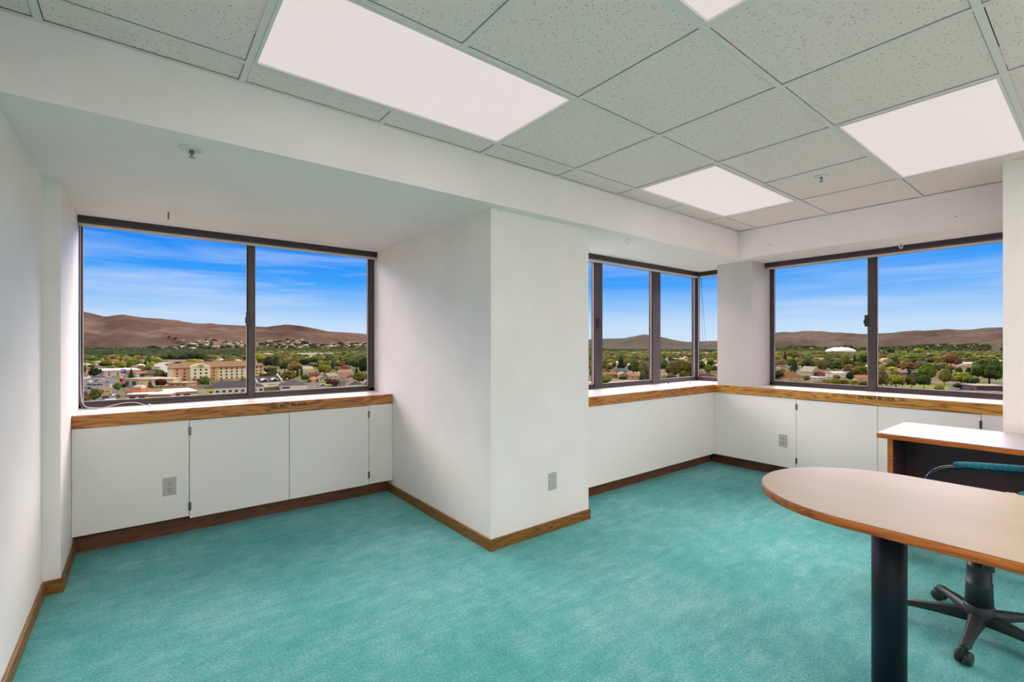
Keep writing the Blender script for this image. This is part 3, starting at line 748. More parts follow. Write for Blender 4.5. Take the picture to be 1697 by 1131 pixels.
OCC = []      # (centre px, base py, half width px, height px)
# ---- trees
def blob_tree(seed, kind):
    rr = random.Random(seed); cr_ = MB()
    if kind == 'round':
        cs = [(0, 0, .60, .34)]+[(.30*math.cos(a), .30*math.sin(a), .42+.30*rr.random(), .17+.09*rr.random()) for a in [rr.random()*6.28 for _ in range(9)]]+[(.12*math.cos(a), .12*math.sin(a), .82, .14) for a in (0.3, 2.5, 4.4)]
        for i, (x_, y_, z_, r_) in enumerate(cs): cr_.ico((x_, y_, z_), r_, 2, .5, seed+i)
    elif kind == 'broad':
        cs = [(0, 0, .55, .30)]+[(.36*math.cos(a), .36*math.sin(a), .34+.30*rr.random(), .13+.10*rr.random()) for a in [k_*.6+rr.random()*.4 for k_ in range(11)]]+[(.2*math.cos(a), .2*math.sin(a), .76, .18) for a in (1, 3, 5)]
        for i, (x_, y_, z_, r_) in enumerate(cs): cr_.ico((x_, y_, z_), r_, 2, .55, seed+i, 1.1)
    elif kind == 'conifer':
        for i in range(9):
            z_ = .12+.86*i/9; r_ = .46*(1-i/9.2)
            n_ = 12; v_ = []
            for k_ in range(n_):
                a = 6.283*k_/n_; q = r_*(1 if k_ % 2 else .72)*(.85+.3*rr.random()); v_.append((q*math.cos(a), q*math.sin(a), z_-.02*rr.random()))
            v_.append((0, 0, z_+.20)); cr_.add(v_, [(k_, (k_+1) % n_, n_) for k_ in range(n_)]+[tuple(range(n_-1, -1, -1))])
    else:
        for i in range(6): cr_.ico((.06*rr.random(), .06*rr.random(), .16+.72*i/5), .34-.04*abs(i-2), 2, .5, seed+i, .7)
    # loose leaf sprays that break up the outline
    vs_ = list(cr_.v)
    for _ in range(260 if kind != 'conifer' else 120):
        p = Vector(rr.choice(vs_)); p += Vector((rr.uniform(-.03, .03), rr.uniform(-.03, .03), rr.uniform(-.02, .03)))
        q = Vector((rr.uniform(-1, 1), rr.uniform(-1, 1), rr.uniform(-1, 1))).normalized()*.035; t2 = q.orthogonal().normalized()*.03
        cr_.add([p-q, p+t2, p+q, p-t2], [(0, 1, 2, 3)])
    tk = MB().tube([(0, 0, 0), (.01, 0, .25), (0, 0, .5)], [.035, .028, .015], 7)
    for a in (0.4, 2.6, 4.5): tk.tube([(0, 0, .25), (.16*math.cos(a), .16*math.sin(a), .5)], [.018, .006], 5)
    return cr_, tk
PROTO = {}
for kd in ('round', 'broad', 'conifer', 'column'):
    for sd in range(3 if kd in ('round', 'broad') else 2):
        c_, t2 = blob_tree(11+sd*7+len(kd), kd)
        one = MB(); one.add(c_.v, c_.f); one.sm = list(c_.sm); one.m = 1; one.add(t2.v, t2.f, True)
        PROTO[(kd, sd)] = (c_.mesh('crown', 'foliage'), t2.mesh('trunk', 'trunk'), one.mesh('tree', ['foliage', 'trunk']))
TC = {'yellow green': (130, 130, 44), 'bright green': (94, 112, 44), 'mid green': (68, 84, 40), 'dark green': (46, 60, 36), 'olive': (102, 100, 46), 'brown': (116, 98, 62), 'rust': (118, 88, 58), 'maroon': (74, 46, 42), 'golden': (170, 144, 50), 'olive brown': (100, 90, 52)}
TREES = []
def tree(px0, px1, base_, h_, kind, colr, parts=None):
    px = (px0+px1)/2; d = gd(base_); x_, y_ = G(px, base_)
    dist = math.hypot(x_, y_)
    wm = (px1-px0)/FPX*d*(d/dist); hm = h_/FPX*d
    key = (kind, rnd.randrange(3 if kind in ('round', 'broad') else 2)); cm_, tm_, om_ = PROTO[key]
    c = TC[colr]; k_ = rnd.uniform(.88, 1.14); col_ = lin(*[min(255, v_*k_) for v_ in c])
    if parts is None: parts = h_ > 15.5
    sc = (wm*1.02, wm*1.02, hm*1.02); rz = rnd.random()*6.28
    if parts:
        r_ = empty('tree', (x_, y_, GZ), rz); r_.scale = sc
        a = D.objects.new('crown', cm_); COL.objects.link(a); a.parent = r_; a.color = col_
        b_ = D.objects.new('trunk', tm_); COL.objects.link(b_); b_.parent = r_
    else:
        r_ = D.objects.new('tree', om_); COL.objects.link(r_); r_.location = (x_, y_, GZ); r_.rotation_euler = (0, 0, rz); r_.scale = sc; r_.color = col_
    TREES.append((r_, px, base_, h_, kind, colr)); OCC.append((px, base_, (px1-px0)/2, h_))
    return r_

# ---- buildings
BL = []
def bldg(label, a, b_, dep, hp, wall, roofc, roof='flat', rp=0, name='building', cat='building', wins=(), over=.4, fascia=None, group=None, extra=None, chimney=False):
    p0 = Vector(G(*a)); p1 = Vector(G(*b_)); u_ = p1-p0; W_ = u_.length; rz = math.atan2(u_.y, u_.x)
    d0 = gd(a[1]); h_ = hp/FPX*d0; rh = rp/FPX*d0
    t_ = empty(name, (p0.x, p0.y, GZ), rz); tag(t_, label, cat, group)
    MB().box(0, W_, 0, dep, 0, h_).build('wall', 'paint', t_, color=wall)
    o_ = over
    if roof == 'flat':
        MB().box(-o_, W_+o_, -o_, dep+o_, h_, h_+.35).build('roof', 'roofing', t_, color=roofc)
        if fascia: MB().box(-o_-.1, W_+o_+.1, -o_-.12, -o_, h_-.9, h_+.2).box(W_+o_, W_+o_+.12, -o_, dep+o_, h_-.9, h_+.2).build('fascia', 'paint', t_, color=fascia)
    else:
        if roof == 'gable': v_ = [(-o_, -o_, h_), (W_+o_, -o_, h_), (W_+o_, dep+o_, h_), (-o_, dep+o_, h_), (-o_, dep/2, h_+rh), (W_+o_, dep/2, h_+rh)]; f_ = [(0, 1, 5, 4), (2, 3, 4, 5), (1, 2, 5), (3, 0, 4), (3, 2, 1, 0)]
        elif roof == 'gablef': v_ = [(-o_, -o_, h_), (W_+o_, -o_, h_), (W_+o_, dep+o_, h_), (-o_, dep+o_, h_), (W_/2, -o_, h_+rh), (W_/2, dep+o_, h_+rh)]; f_ = [(0, 4, 5, 3), (1, 2, 5, 4), (3, 2, 1, 0), (0, 1, 4), (2, 3, 5)]
        else:
            q = min(dep/2, W_*.45); v_ = [(-o_, -o_, h_), (W_+o_, -o_, h_), (W_+o_, dep+o_, h_), (-o_, dep+o_, h_), (q, dep/2, h_+rh), (W_-q, dep/2, h_+rh)]; f_ = [(0, 1, 5, 4), (2, 3, 4, 5), (1, 2, 5), (3, 0, 4), (3, 2, 1, 0)]
        MB().add(v_, f_).build('roof', 'roofing', t_, color=roofc)
        if roof == 'gablef':
            MB().add([(0, -.02, h_), (W_, -.02, h_), (W_/2, -.02, h_+rh*.93)], [(0, 1, 2)]).box(W_/2-.5, W_/2+.5, -.06, -.03, h_+.2, h_+1.2).build('gable_end', 'paint', t_, color=wall)
            MB().add([(-o_, -o_-.05, h_-.25), (-o_, -o_-.05, h_), (W_/2, -o_-.05, h_+rh), (W_/2, -o_-.05, h_+rh-.3)], [(0, 1, 2, 3)]).add([(W_+o_, -o_-.05, h_-.25), (W_/2, -o_-.05, h_+rh-.3), (W_/2, -o_-.05, h_+rh), (W_+o_, -o_-.05, h_)], [(0, 1, 2, 3)]).build('barge_board', 'white_trim', t_)
    for (nx, nz_, fx0, fx1, fz0, fz1, ww, wh) in wins:
        for i in range(nx):
            for j in range(nz_):
                xc = W_*(fx0+(fx1-fx0)*(i/(nx-1) if nx > 1 else .5)); zc = h_*(fz0+(fz1-fz0)*(j/(nz_-1) if nz_ > 1 else .5))
                MB().box(xc-ww/2, xc+ww/2, -.08, .02, zc-wh/2, zc+wh/2).build('window', 'window_dark', t_)
    if chimney: MB().box(W_*.7-.4, W_*.7+.4, dep*.5-.4, dep*.5+.4, h_, h_+rh+1.0).build('chimney', 'paint', t_, color=(130, 80, 62))
    if extra: extra(t_, W_, h_, dep)
    OCC.append(((a[0]+b_[0])/2, (a[1]+b_[1])/2, abs(b_[0]-a[0])/2, hp)); BL.append(t_)
    return t_
# hotel
def hotel_extra(t_, W_, h_, dep):
    f0, f1 = W_*.165, W_*.37
    T = MB().box(f0, f1, -3.2, 0, 0, h_+.6).build('tower', 'paint', t_, color=(246, 232, 192))
    MB().add([(f0-.3, -3.4, h_+.6), (f1+.3, -3.4, h_+.6), (f1-1.2, -3.4, h_+1.9), ((f0+f1)/2+2.2, -3.4, h_+3.0), ((f0+f1)/2-2.2, -3.4, h_+3.0), (f0+1.2, -3.4, h_+1.9),
              (f0-.3, -.4, h_+.6), (f1+.3, -.4, h_+.6), (f1-1.2, -.4, h_+1.9), ((f0+f1)/2+2.2, -.4, h_+3.0), ((f0+f1)/2-2.2, -.4, h_+3.0), (f0+1.2, -.4, h_+1.9)],
             [(0, 1, 2, 3, 4, 5), (11, 10, 9, 8, 7, 6), (0, 6, 7, 1), (1, 7, 8, 2), (2, 8, 9, 3), (3, 9, 10, 4), (4, 10, 11, 5), (5, 11, 6, 0)]).build('pediment', 'paint', t_, color=(246, 232, 192))
    cx_ = (f0+f1)/2; z_ = h_+.5
    MB().tube([(cx_-1.2, -3.5, z_+1.6), (cx_-.9, -3.5, z_+.7), (cx_+.1, -3.5, z_+.35), (cx_+.9, -3.5, z_+.8), (cx_+1.3, -3.5, z_+1.8)], .34, 6).tube([(cx_-.3, -3.5, z_+1.7), (cx_+.5, -3.5, z_+1.9)], .3, 6).build('logo', 'logo_green', T)
    m_ = MB()
    for k_ in range(9): m_.box(cx_-3.1+k_*.7, cx_-2.65+k_*.7, -3.3, -3.22, z_-.75, z_-.3)
    m_.build('lettering', 'logo_green', T)
    for i in range(3):
        for j in range(3):
            xc = f0+(f1-f0)*(.22+.28*i); zc = h_*(.86-.225*j)
            MB().box(xc-.75, xc+.75, -3.3, -3.2, zc-.7, zc+.7).build('window', 'window_dark', T)
    for k_, (a, b_) in enumerate(((0, .165), (.37, .47), (.93, 1.0))):
        MB().box(W_*a+.02, W_*b_-.02, -.03, 0, 0.1, h_-.1).build('wall_bay', 'paint', t_, color=(226, 176, 130))
    MB().box(W_*.47, W_*.93, -.03, 0, h_*.80, h_-.05).build('wall_band', 'paint', t_, color=(226, 176, 130))
    MB().box(W_*.37, W_, -.6, 0, 0, h_*.20).build('base_band', 'paint', t_, color=(176, 152, 124))
    MB().box(f0+1, f1-1, -9, -3.2, 3.4, 4.2).build('entrance_canopy', 'paint', t_, color=(150, 120, 92))
    for xx in (f0+1.5, f1-2.1): MB().box(xx, xx+.6, -8.8, -8.2, 0, 3.4).build('canopy_post', 'paint', t_, color=(226, 214, 190))
bldg('long four-storey cream and tan hotel with brown hipped roof and green logo', (286.5, 638), (437, 630), 16, 27.3, (240, 226, 184), (150, 118, 88), 'hip', 9, 'hotel', 'hotel',
     [(2, 4, .04, .115, .27, .87, 1.3, 1.3), (1, 4, .42, .42, .27, .87, 1.3, 1.3), (8, 4, .50, .915, .27, .87, 1.4, 1.3), (1, 4, .965, .965, .27, .87, 1.3, 1.3)], 1.0, extra=hotel_extra)
bldg('low brick annex in front of the left end of the hotel', (279, 641), (311, 641), 10, 6, (214, 172, 138), (196, 176, 150), wins=[(3, 1, .2, .8, .5, .5, 1.5, 1.2)], fascia=(176, 132, 104))
bldg('long pale store with white flat roof behind the street signs', (167, 624.5), (233, 622), 46, 9.5, (222, 200, 180), (240, 228, 214), wins=[(4, 1, .2, .85, .35, .35, .8, 3)], fascia=(226, 210, 192))
bldg('small white-roofed building with a low gable behind the long store', (217, 612), (240, 611.5), 22, 4.5, (206, 180, 158), (236, 220, 204), 'gablef', 3)
bldg('dark-roofed diner with an orange wall strip beyond the street', (232, 625.5), (284, 625.5), 20, 5.5, (96, 76, 66), (84, 80, 82), 'hip', 5, extra=lambda t_, W_, h_, dep: MB().box(W_*.14, W_*.44, -.1, 0, h_*.3, h_*.75).build('orange_band', 'paint', t_, color=(206, 128, 66)))
bldg('grey-beige garage with plain bays left of the pale yellow building', (204, 641), (230, 641), 24, 12, (186, 172, 152), (178, 166, 150), wins=[(2, 1, .25, .7, .4, .4, 2.6, 3.4)])
bldg('pale yellow flat-roofed building left of the hotel', (230, 641), (287, 640), 18, 12, (238, 218, 172), (222, 206, 178), wins=[(3, 1, .3, .8, .45, .45, 1.6, 1.4)], fascia=(214, 190, 152))
bldg('small building with rust-brown roof and white roof box', (203, 656), (234, 656), 11, 6.5, (214, 200, 182), (176, 108, 72), 'hip', 7.5, wins=[(3, 1, .2, .8, .5, .5, 1.2, 1.2)], extra=lambda t_, W_, h_, dep: MB().box(W_*.3, W_*.75, dep*.35, dep*.7, h_+.8, h_+3.2).build('roof_box', 'paint', t_, color=(240, 228, 208)))
def canopy_extra(t_, W_, h_, dep):
    for a in (.12, .55): MB().box(W_*a, W_*(a+.28), -.1, .05, 0, h_*.72).build('garage_bay', 'dark_void', t_)
bldg('car service shed with brown fascia and two dark bays', (209.5, 666), (246.5, 665), 9, 11, (238, 226, 204), (246, 236, 220), fascia=(166, 116, 88), extra=canopy_extra)
bldg('white flat-roofed shop with brown fascia and teal window strip', (247, 666), (281, 665), 20, 11, (240, 230, 212), (250, 238, 222), fascia=(176, 126, 100), extra=lambda t_, W_, h_, dep: MB().box(W_*.3, W_*.92, -.1, .02, h_*.22, h_*.58).build('shop_window', 'paint', t_, color=(140, 190, 192)))
bldg('white workshop with pale roof and one dark garage opening', (282, 663), (326.5, 660), 24, 11.5, (238, 226, 198), (250, 240, 226), fascia=(182, 140, 112), extra=lambda t_, W_, h_, dep: (MB().box(W_*.50, W_*.73, -.1, .02, 0, h_*.68).build('garage_opening', 'dark_void', t_), MB().box(W_*.22, W_*.35, -.1, .02, h_*.5, h_*.75).build('window', 'window_dark', t_)))
bldg('long single-storey white motel with dark grey roof before the hotel', (337, 658), (437, 653), 17, 13.5, (238, 226, 198), (78, 76, 82), 'hip', 9.5, wins=[(9, 1, .12, .95, .55, .55, 1.7, 1.3)], extra=lambda t_, W_, h_, dep: MB().box(W_*.03, W_*.16, -.5, -.3, h_*.62, h_*.95).build('yellow_sign', 'paint', t_, color=(232, 206, 70)))
def church_extra(t_, W_, h_, dep):
    for xx in (-.4, W_-.2): MB().add([(xx, -.5, h_), (xx, dep/2, h_+5.2), (xx, dep+.5, h_), (xx+.6, -.5, h_), (xx+.6, dep/2, h_+5.2), (xx+.6, dep+.5, h_), (xx, -.5, h_-1), (xx+.6, -.5, h_-1), (xx, dep+.5, h_-1), (xx+.6, dep+.5, h_-1)], [(0, 1, 2, 8, 6), (3, 7, 9, 5, 4), (0, 3, 4, 1), (1, 4, 5, 2), (0, 6, 7, 3), (2, 5, 9, 8)]).build('parapet_gable', 'white_trim', t_)
    for c_ in (.3, .72):
        v_ = [(W_*c_+2.1*math.cos(PI*k_/10), -.2, h_+1.0+1.5*math.sin(PI*k_/10)) for k_ in range(11)]; v_ += [(x_, 3.4, z_) for x_, y_, z_ in v_]
        dm = MB().add(v_, [tuple(range(10, -1, -1)), tuple(range(11, 22))]+[(k_, k_+1, k_+12, k_+11) for k_ in range(10)]).build('arched_dormer', 'white_trim', t_)
        MB().box(W_*c_-1.1, W_*c_+1.1, -.3, -.22, h_+1.05, h_+1.95).build('window', 'window_dark', dm)
    MB().box(W_*.1, W_*.95, -.6, .02, 0, h_*.36).build('porch', 'paint', t_, color=(120, 108, 96))
    m_ = MB()
    for k_ in range(10): m_.box(W_*.42+k_*.55, W_*.42+k_*.55+.35, -.08, -.01, h_*.60, h_*.72)
    m_.build('lettering', 'pole_grey', t_)
bldg('white building with dark roof and two arched dormers', (427, 648), (467, 645), 13, 13.5, (244, 234, 212), (84, 82, 88), 'gable', 9, extra=church_extra)
bldg('white single-storey building with dark grey hipped roof by the street', (466, 648), (509, 646), 17, 8.5, (242, 230, 208), (88, 86, 88), 'hip', 8, wins=[(4, 1, .08, .28, .55, .55, 1.4, 1.2)])
HW = [(2, 1, .25, .75, .5, .5, 1.0, 1.1)]
hs = [('cream cottage with orange tiled roof beside the street', (512, 633), (523, 633), 9, 3.5, (230, 200, 160), (214, 148, 92), 'hip', 4.5),
      ('white gabled cottage right of the orange-roofed one', (529, 633), (540.5, 632.5), 11, 5, (240, 228, 206), (150, 140, 130), 'gablef', 4.5),
      ('grey-roofed house above the street bend', (545, 629), (560, 628), 9, 4.5, (212, 192, 168), (168, 150, 134), 'gable', 5),
      ('beige house with pale brown roof among the trees', (561, 622.5), (583, 622), 10, 4.5, (226, 200, 160), (170, 142, 120), 'gable', 4.5),
      ('house with red-brown roof behind the cream gabled house', (572, 631), (590, 630), 10, 5, (222, 206, 184), (158, 104, 80), 'gablef', 6),
      ('grey-walled house with dark roof left of the cream gabled house', (559, 640), (575, 639), 9, 6, (160, 150, 142), (116, 108, 106), 'gable', 6),
      ('cream gabled two-storey house at the street corner', (577.5, 646), (599, 645), 11, 8, (240, 226, 190), (128, 112, 100), 'gablef', 7.5),
      ('grey gabled house at the right edge of the left window', (602, 643), (616, 642.5), 11, 6.5, (178, 170, 162), (146, 130, 116), 'gablef', 6),
      ('pale house with white gable among trees above the street', (503, 616), (519, 615.5), 10, 4, (232, 212, 160), (190, 176, 164), 'gable', 4),
      ('low house with brown roof behind the white cottages', (514, 625), (530, 624.5), 9, 3.5, (170, 120, 86), (112, 74, 62), 'gable', 3.5),
      ('small house with brick-red roof among the far trees', (563, 612), (577, 612), 9, 3.5, (150, 96, 80), (128, 72, 62), 'hip', 3.5),
      # middle window
      ('low red-brick house in the middle window', (1001, 627), (1024, 626.5), 10, 6, (186, 112, 84), (152, 102, 84), 'gable', 3),
      ('beige gabled house right of the red-brick one', (1024, 627), (1044, 627), 11, 5, (222, 200, 164), (168, 148, 128), 'gablef', 5),
      ('tan house partly behind a dark tree in the middle window', (1045, 629), (1060, 628.5), 9, 5, (214, 178, 132), (150, 110, 84), 'gable', 3),
      ('dark grey-roofed house above the brick house', (1020, 618), (1039, 618), 9, 3, (150, 150, 142), (104, 112, 110), 'gable', 4),
      ('small white house left of the dark tree in the middle window', (1005, 611), (1012, 611), 8, 3, (236, 226, 206), (206, 196, 186), 'gablef', 3),
      ('cream tower-like house with pointed roof in the middle window', (1133, 601), (1141, 601), 9, 6, (240, 222, 168), (190, 178, 160), 'gablef', 4),
      ('brown gabled house at the left of the corner pane', (1157, 629), (1170, 628.5), 11, 6, (206, 182, 150), (132, 92, 72), 'gablef', 5),
      ('dark brown-roofed house at the right of the corner pane', (1170, 630), (1188, 629.5), 11, 5, (140, 100, 80), (98, 64, 54), 'hip', 5.5),
      ('white house high in the corner pane', (1158, 604), (1166, 604), 9, 4, (242, 232, 206), (224, 216, 204), 'gable', 2.5),
      ('cream long house high in the corner pane', (1171, 606), (1189, 606), 9, 5, (240, 224, 176), (196, 180, 150), 'gable', 3),
      # right window
      ('large red-brown roofed house low in the right window', (1304, 632), (1331, 631), 14, 6, (214, 182, 140), (142, 96, 70), 'hip', 9),
      ('beige house with a steep gable in the right window', (1345, 624), (1359, 623.5), 12, 7, (206, 192, 160), (178, 164, 138), 'gablef', 9),
      ('grey-roofed house left of the steep gabled one', (1329, 620), (1345, 620), 10, 3.5, (196, 186, 170), (160, 158, 152), 'gable', 4.5),
      ('white flat-roofed shed in front of the steep gabled house', (1356, 630.5), (1369, 630), 10, 4, (214, 206, 192), (232, 228, 222), 'flat', 0),
      ('white two-storey house with dark windows in the right window', (1381, 626), (1401.5, 625.5), 10, 7, (240, 232, 216), (206, 198, 190), 'gable', 3),
      ('red-brown brick house beside the white two-storey house', (1367, 625), (1380, 624.5), 10, 5.5, (168, 104, 88), (150, 104, 92), 'gable', 4),
      ('house with pinkish roof in the middle distance', (1350, 600), (1367, 600), 12, 3, (226, 204, 180), (196, 158, 140), 'gable', 4),
      ('grey shed between the dark trees in the right window', (1299, 612), (1308, 612), 9, 3, (170, 164, 160), (150, 146, 146), 'gable', 3.5),
      ('house with brown roof beside the right window mullion', (1421, 632), (1443, 632), 12, 5, (214, 190, 160), (168, 110, 90), 'gable', 4.5),
      ('long white and orange house in front of the big dark tree', (1590, 608), (1617, 608), 12, 4.5, (226, 152, 104), (226, 208, 190), 'gable', 3),
      ('house with white roof left of the rust-coloured tree', (1540, 591), (1551, 591), 12, 3, (226, 210, 190), (240, 236, 230), 'gable', 2.5),
      ('low tan house among trees right of the mullion', (1466, 603), (1478, 603), 12, 6, (232, 214, 160), (196, 172, 140), 'gablef', 3),
      ('dark wooden house behind the golden hedge', (1492, 622), (1508, 622), 12, 4, (128, 112, 98), (142, 130, 118), 'gable', 4),
      ('house with pale brown roof in the centre right', (1516, 600), (1534, 600), 12, 3.5, (222, 196, 168), (190, 160, 136), 'gable', 3.5)]
for i, (lb, a, b_, dp, hp, wc, rc, rf, rp_) in enumerate(hs):
    bldg(lb, a, b_, dp, hp, wc, rc, rf, rp_, 'house', 'house', HW if hp >= 4.5 else (), .5, chimney=(i % 3 == 0))
bldg('dark grey low block with tan flat roof, bottom right of the right window', (1619, 650), (1672, 651), 15, 10, (86, 84, 92), (176, 158, 136), wins=[(3, 1, .2, .8, .6, .6, 2, 1)])
bldg('brick block with a white roof edge at the bottom right corner', (1606, 660), (1676, 662), 12, 9, (136, 98, 84), (120, 104, 96), fascia=(232, 224, 214))
bldg('flat grey-green roof at the bottom edge of the right window', (1584, 657), (1606, 658), 11, 6, (112, 108, 98), (108, 112, 98))
bldg('long flat pale roof along the bottom of the middle window', (1000, 642), (1060, 637), 12, 4.5, (214, 196, 160), (150, 148, 128), fascia=(226, 208, 172))
bldg('low white building at the left end of the middle window', (974, 642), (990, 641.5), 12, 6, (236, 230, 214), (200, 198, 190))
# long low sheds in the distance
for lb, a, b_, hp, wc, rc in (('longest white warehouse on the far valley floor', (486, 589.5), (580, 588), 3.2, (236, 222, 200), (242, 232, 218)), ('white shed row in front of the longest warehouse', (498, 593), (526, 592.4), 1.8, (240, 232, 220), (244, 236, 226)),
        ('pale shed beside the left window mullion', (436, 589.3), (456, 589), 2.6, (232, 212, 186), (240, 226, 210)), ('large flat tan-roofed depot behind the hotel', (332, 602), (372, 601), 3.6, (178, 164, 140), (154, 146, 124)),
        ('pink and white shops behind the hotel roof', (372, 600), (402, 599), 3.2, (232, 196, 176), (240, 228, 216)), ('long white shed in the middle window', (1097, 597), (1150, 596.5), 1.8, (240, 230, 208), (246, 240, 230)),
        ('farthest white shed in the middle window', (1094, 586.5), (1132, 586), 1.6, (240, 234, 220), (244, 238, 230)), ('white shed across the corner pane', (1157, 586), (1185, 585.6), 1.6, (236, 226, 200), (242, 234, 220)),
        ('white sheds at the left of the right window', (1275, 587), (1292, 587), 3.2, (230, 224, 216), (240, 236, 232)), ('white shed near the left window mullion, far off', (1040, 586), (1056, 586), 1.8, (228, 214, 190), (236, 226, 210)),
        ('white shed at the right edge of the right window', (1640, 583), (1662, 583), 2, (236, 226, 214), (240, 234, 226)), ('cream shed above the yellow tree in the middle window', (1061, 594), (1074, 594), 1.8, (240, 226, 196), (240, 232, 214))):
    bldg(lb, a, b_, 30, hp, wc, rc, name='warehouse', cat='warehouse', over=.2)
FAR = [(o_[0], o_[1], o_[2]) for o_ in OCC[-12:]]+[(1393, 586.7, 25)]
# dome
d = gd(586.7); x_, y_ = G(1393, 586.7); dist = math.hypot(x_, y_); Rm = 25.3/FPX*d*(d/dist)*1.02
t_ = empty('dome_arena', (x_, y_, GZ)); tag(t_, 'big white domed arena on the valley floor', 'arena')
MB().lathe([(Rm*.97, 0), (Rm*.97, 7.2)], 48).build('wall', 'paint', t_, color=(196, 182, 162))
prof = [(Rm*1.01*math.cos(a), 7.0+15.0*math.sin(a)) for a in [k_*PI/2/9 for k_ in range(9)]]+[(0.5, 22.0)]
MB().lathe(prof, 48).build('dome_roof', 'paint', t_, color=(250, 246, 240))
for k_ in range(24):
    a = 2*PI*k_/24; MB().box(-.8, .8, -.6, .6, 0, 7.5, Matrix.Translation((Rm*.99*math.cos(a), Rm*.99*math.sin(a), 0)) @ Matrix.Rotation(a, 4, 'Z')).build('buttress', 'concrete', t_)

# streets, car parks, lawns
def patch(name, pts, mat, z=.06, label=None):
    m_ = MB().prism([G(*p) for p in pts], GZ+z-.05, GZ+z); return struct(m_.build(name, mat), label)
patch('road', [(132, 668), (205, 668), (203, 640), (188, 624.5), (150, 622), (132, 625)], 'asphalt', label='busy grey street and car park below the left window')
patch('road', [(205, 671), (620, 671), (620, 655), (440, 656.5), (205, 670)], 'asphalt', .05)
patch('road', [(509, 650), (620, 650), (620, 647), (560, 644), (530, 634), (509, 634)], 'asphalt', .07, label='grey side street between the houses')
noisy('lawn', (104, 118, 44), (132, 138, 60), .08, .95)
patch('lawn', [(1500, 652), (1580, 652), (1580, 638), (1500, 638)], 'lawn', .05); patch('lawn', [(527, 640), (560, 640), (556, 634), (532, 634)], 'lawn', .1)
patch('road', [(1560, 660), (1620, 660), (1620, 640), (1575, 641)], 'asphalt', .08)
# overpass
pts = [(296, 600.0), (288, 599.8), (276, 600.6), (266, 602.5), (263.5, 604.8), (268, 607.5), (277, 611.5), (288, 617.5)]
v = []; f = []; hgt = 6.5
P3 = [ray(px, FPX*(EYE-hgt)/(py-CY)) for px, py in pts]
for i, p in enumerate(P3):
    dd = (P3[min(i+1, len(P3)-1)]-P3[max(i-1, 0)]).normalized(); q = Vector((-dd.y, dd.x))*5.5
    for s_ in (-1, 1): v += [(p.x+q.x*s_, p.y+q.y*s_, GZ+hgt), (p.x+q.x*s_, p.y+q.y*s_, GZ+hgt-1.8)]
for i in range(len(P3)-1):
    a = i*4; f += [(a, a+4, a+6, a+2), (a+1, a+3, a+7, a+5), (a, a+1, a+5, a+4), (a+2, a+6, a+7, a+3)]
t_ = empty('overpass', (0, 0, 0)); tag(t_, 'curving concrete overpass left of the hotel roof', 'overpass')
MB().add(v, f).build('deck', 'concrete', t_)
for p in P3[::2]: MB().lathe([(1.0, GZ), (1.0, GZ+hgt-1.8)], 12, c=(p.x, p.y, 0)).build('pier', 'concrete', t_)

# roadside signs
def sign(label, px, base_, w_, z0, z1, col_, extra=None, poles=1, name='street_sign'):
    x_, y_ = G(px, base_); d = gd(base_); k_ = d/FPX
    t_ = empty(name, (x_, y_, GZ), math.atan2(RT.y, RT.x)-.35); tag(t_, label, 'sign')
    zb2, zt2 = EYE-(z1-CY)*k_, EYE-(z0-CY)*k_; wm = w_*k_
    for i in range(poles): xx = 0 if poles == 1 else (-wm*.3, wm*.3)[i]; MB().tube([(xx, 0, 0), (xx, 0, zb2+.3)], .16, 8).build('pole', 'pole_grey', t_)
    pn = MB().box(-wm/2, wm/2, -.25, .25, zb2, zt2).build('panel', 'paint', t_, color=col_)
    if extra: extra(pn, wm, zb2, zt2)
    return t_
def bars(par, x0, x1, z0, z1, n_, mat, y_=-.3):
    m_ = MB(); w_ = (x1-x0)/n_
    for i in range(n_): m_.box(x0+i*w_, x0+(i+.68)*w_, y_, y_+.06, z0, z1)
    m_.build('lettering', mat, par)
sign('purple rectangular sign on posts before the long store', 204.5, 638, 11, 612.3, 618.8, (108, 62, 168), lambda p, w_, a, b_: bars(p, -w_*.4, w_*.3, a+(b_-a)*.5, a+(b_-a)*.75, 6, 'white_plastic'), 2)
sign('small orange and white panel beside the purple sign', 212.5, 638, 4, 613.5, 618.5, (214, 160, 130))
sign('red sign with white box on top below the purple sign', 201, 644, 6.5, 627.5, 633.5, (196, 44, 48), lambda p, w_, a, b_: MB().box(-w_*.3, w_*.3, -.2, .2, b_, b_+(b_-a)*.75).build('top_box', 'white_trim', p))
def shell(p, w_, a, b_):
    MB().lathe([(b_-a-.7, 0), (b_-a-.7, .12)], 20, M=Matrix.Translation((-w_*.34, -.25, (a+b_)/2)) @ Matrix.Rotation(PI/2, 4, 'X')).build('roundel', 'paint', p, color=(206, 84, 88))
    bars(p, -w_*.02, w_*.42, a+(b_-a)*.35, a+(b_-a)*.62, 9, 'pole_grey')
sign('long yellow sign with a red roundel over the street', 176.5, 667, 23, 646, 650.8, (234, 200, 58), shell, 2)
sign('white billboard on the dark diner roof line', 259, 629, 20.5, 607.6, 612.4, (226, 220, 212), lambda p, w_, a, b_: bars(p, -w_*.4, w_*.35, a+(b_-a)*.35, a+(b_-a)*.7, 7, 'pole_grey'), 2, 'billboard')
sign('white rounded sign box beside the street trees', 183.5, 652, 5, 637, 643.5, (236, 232, 228))
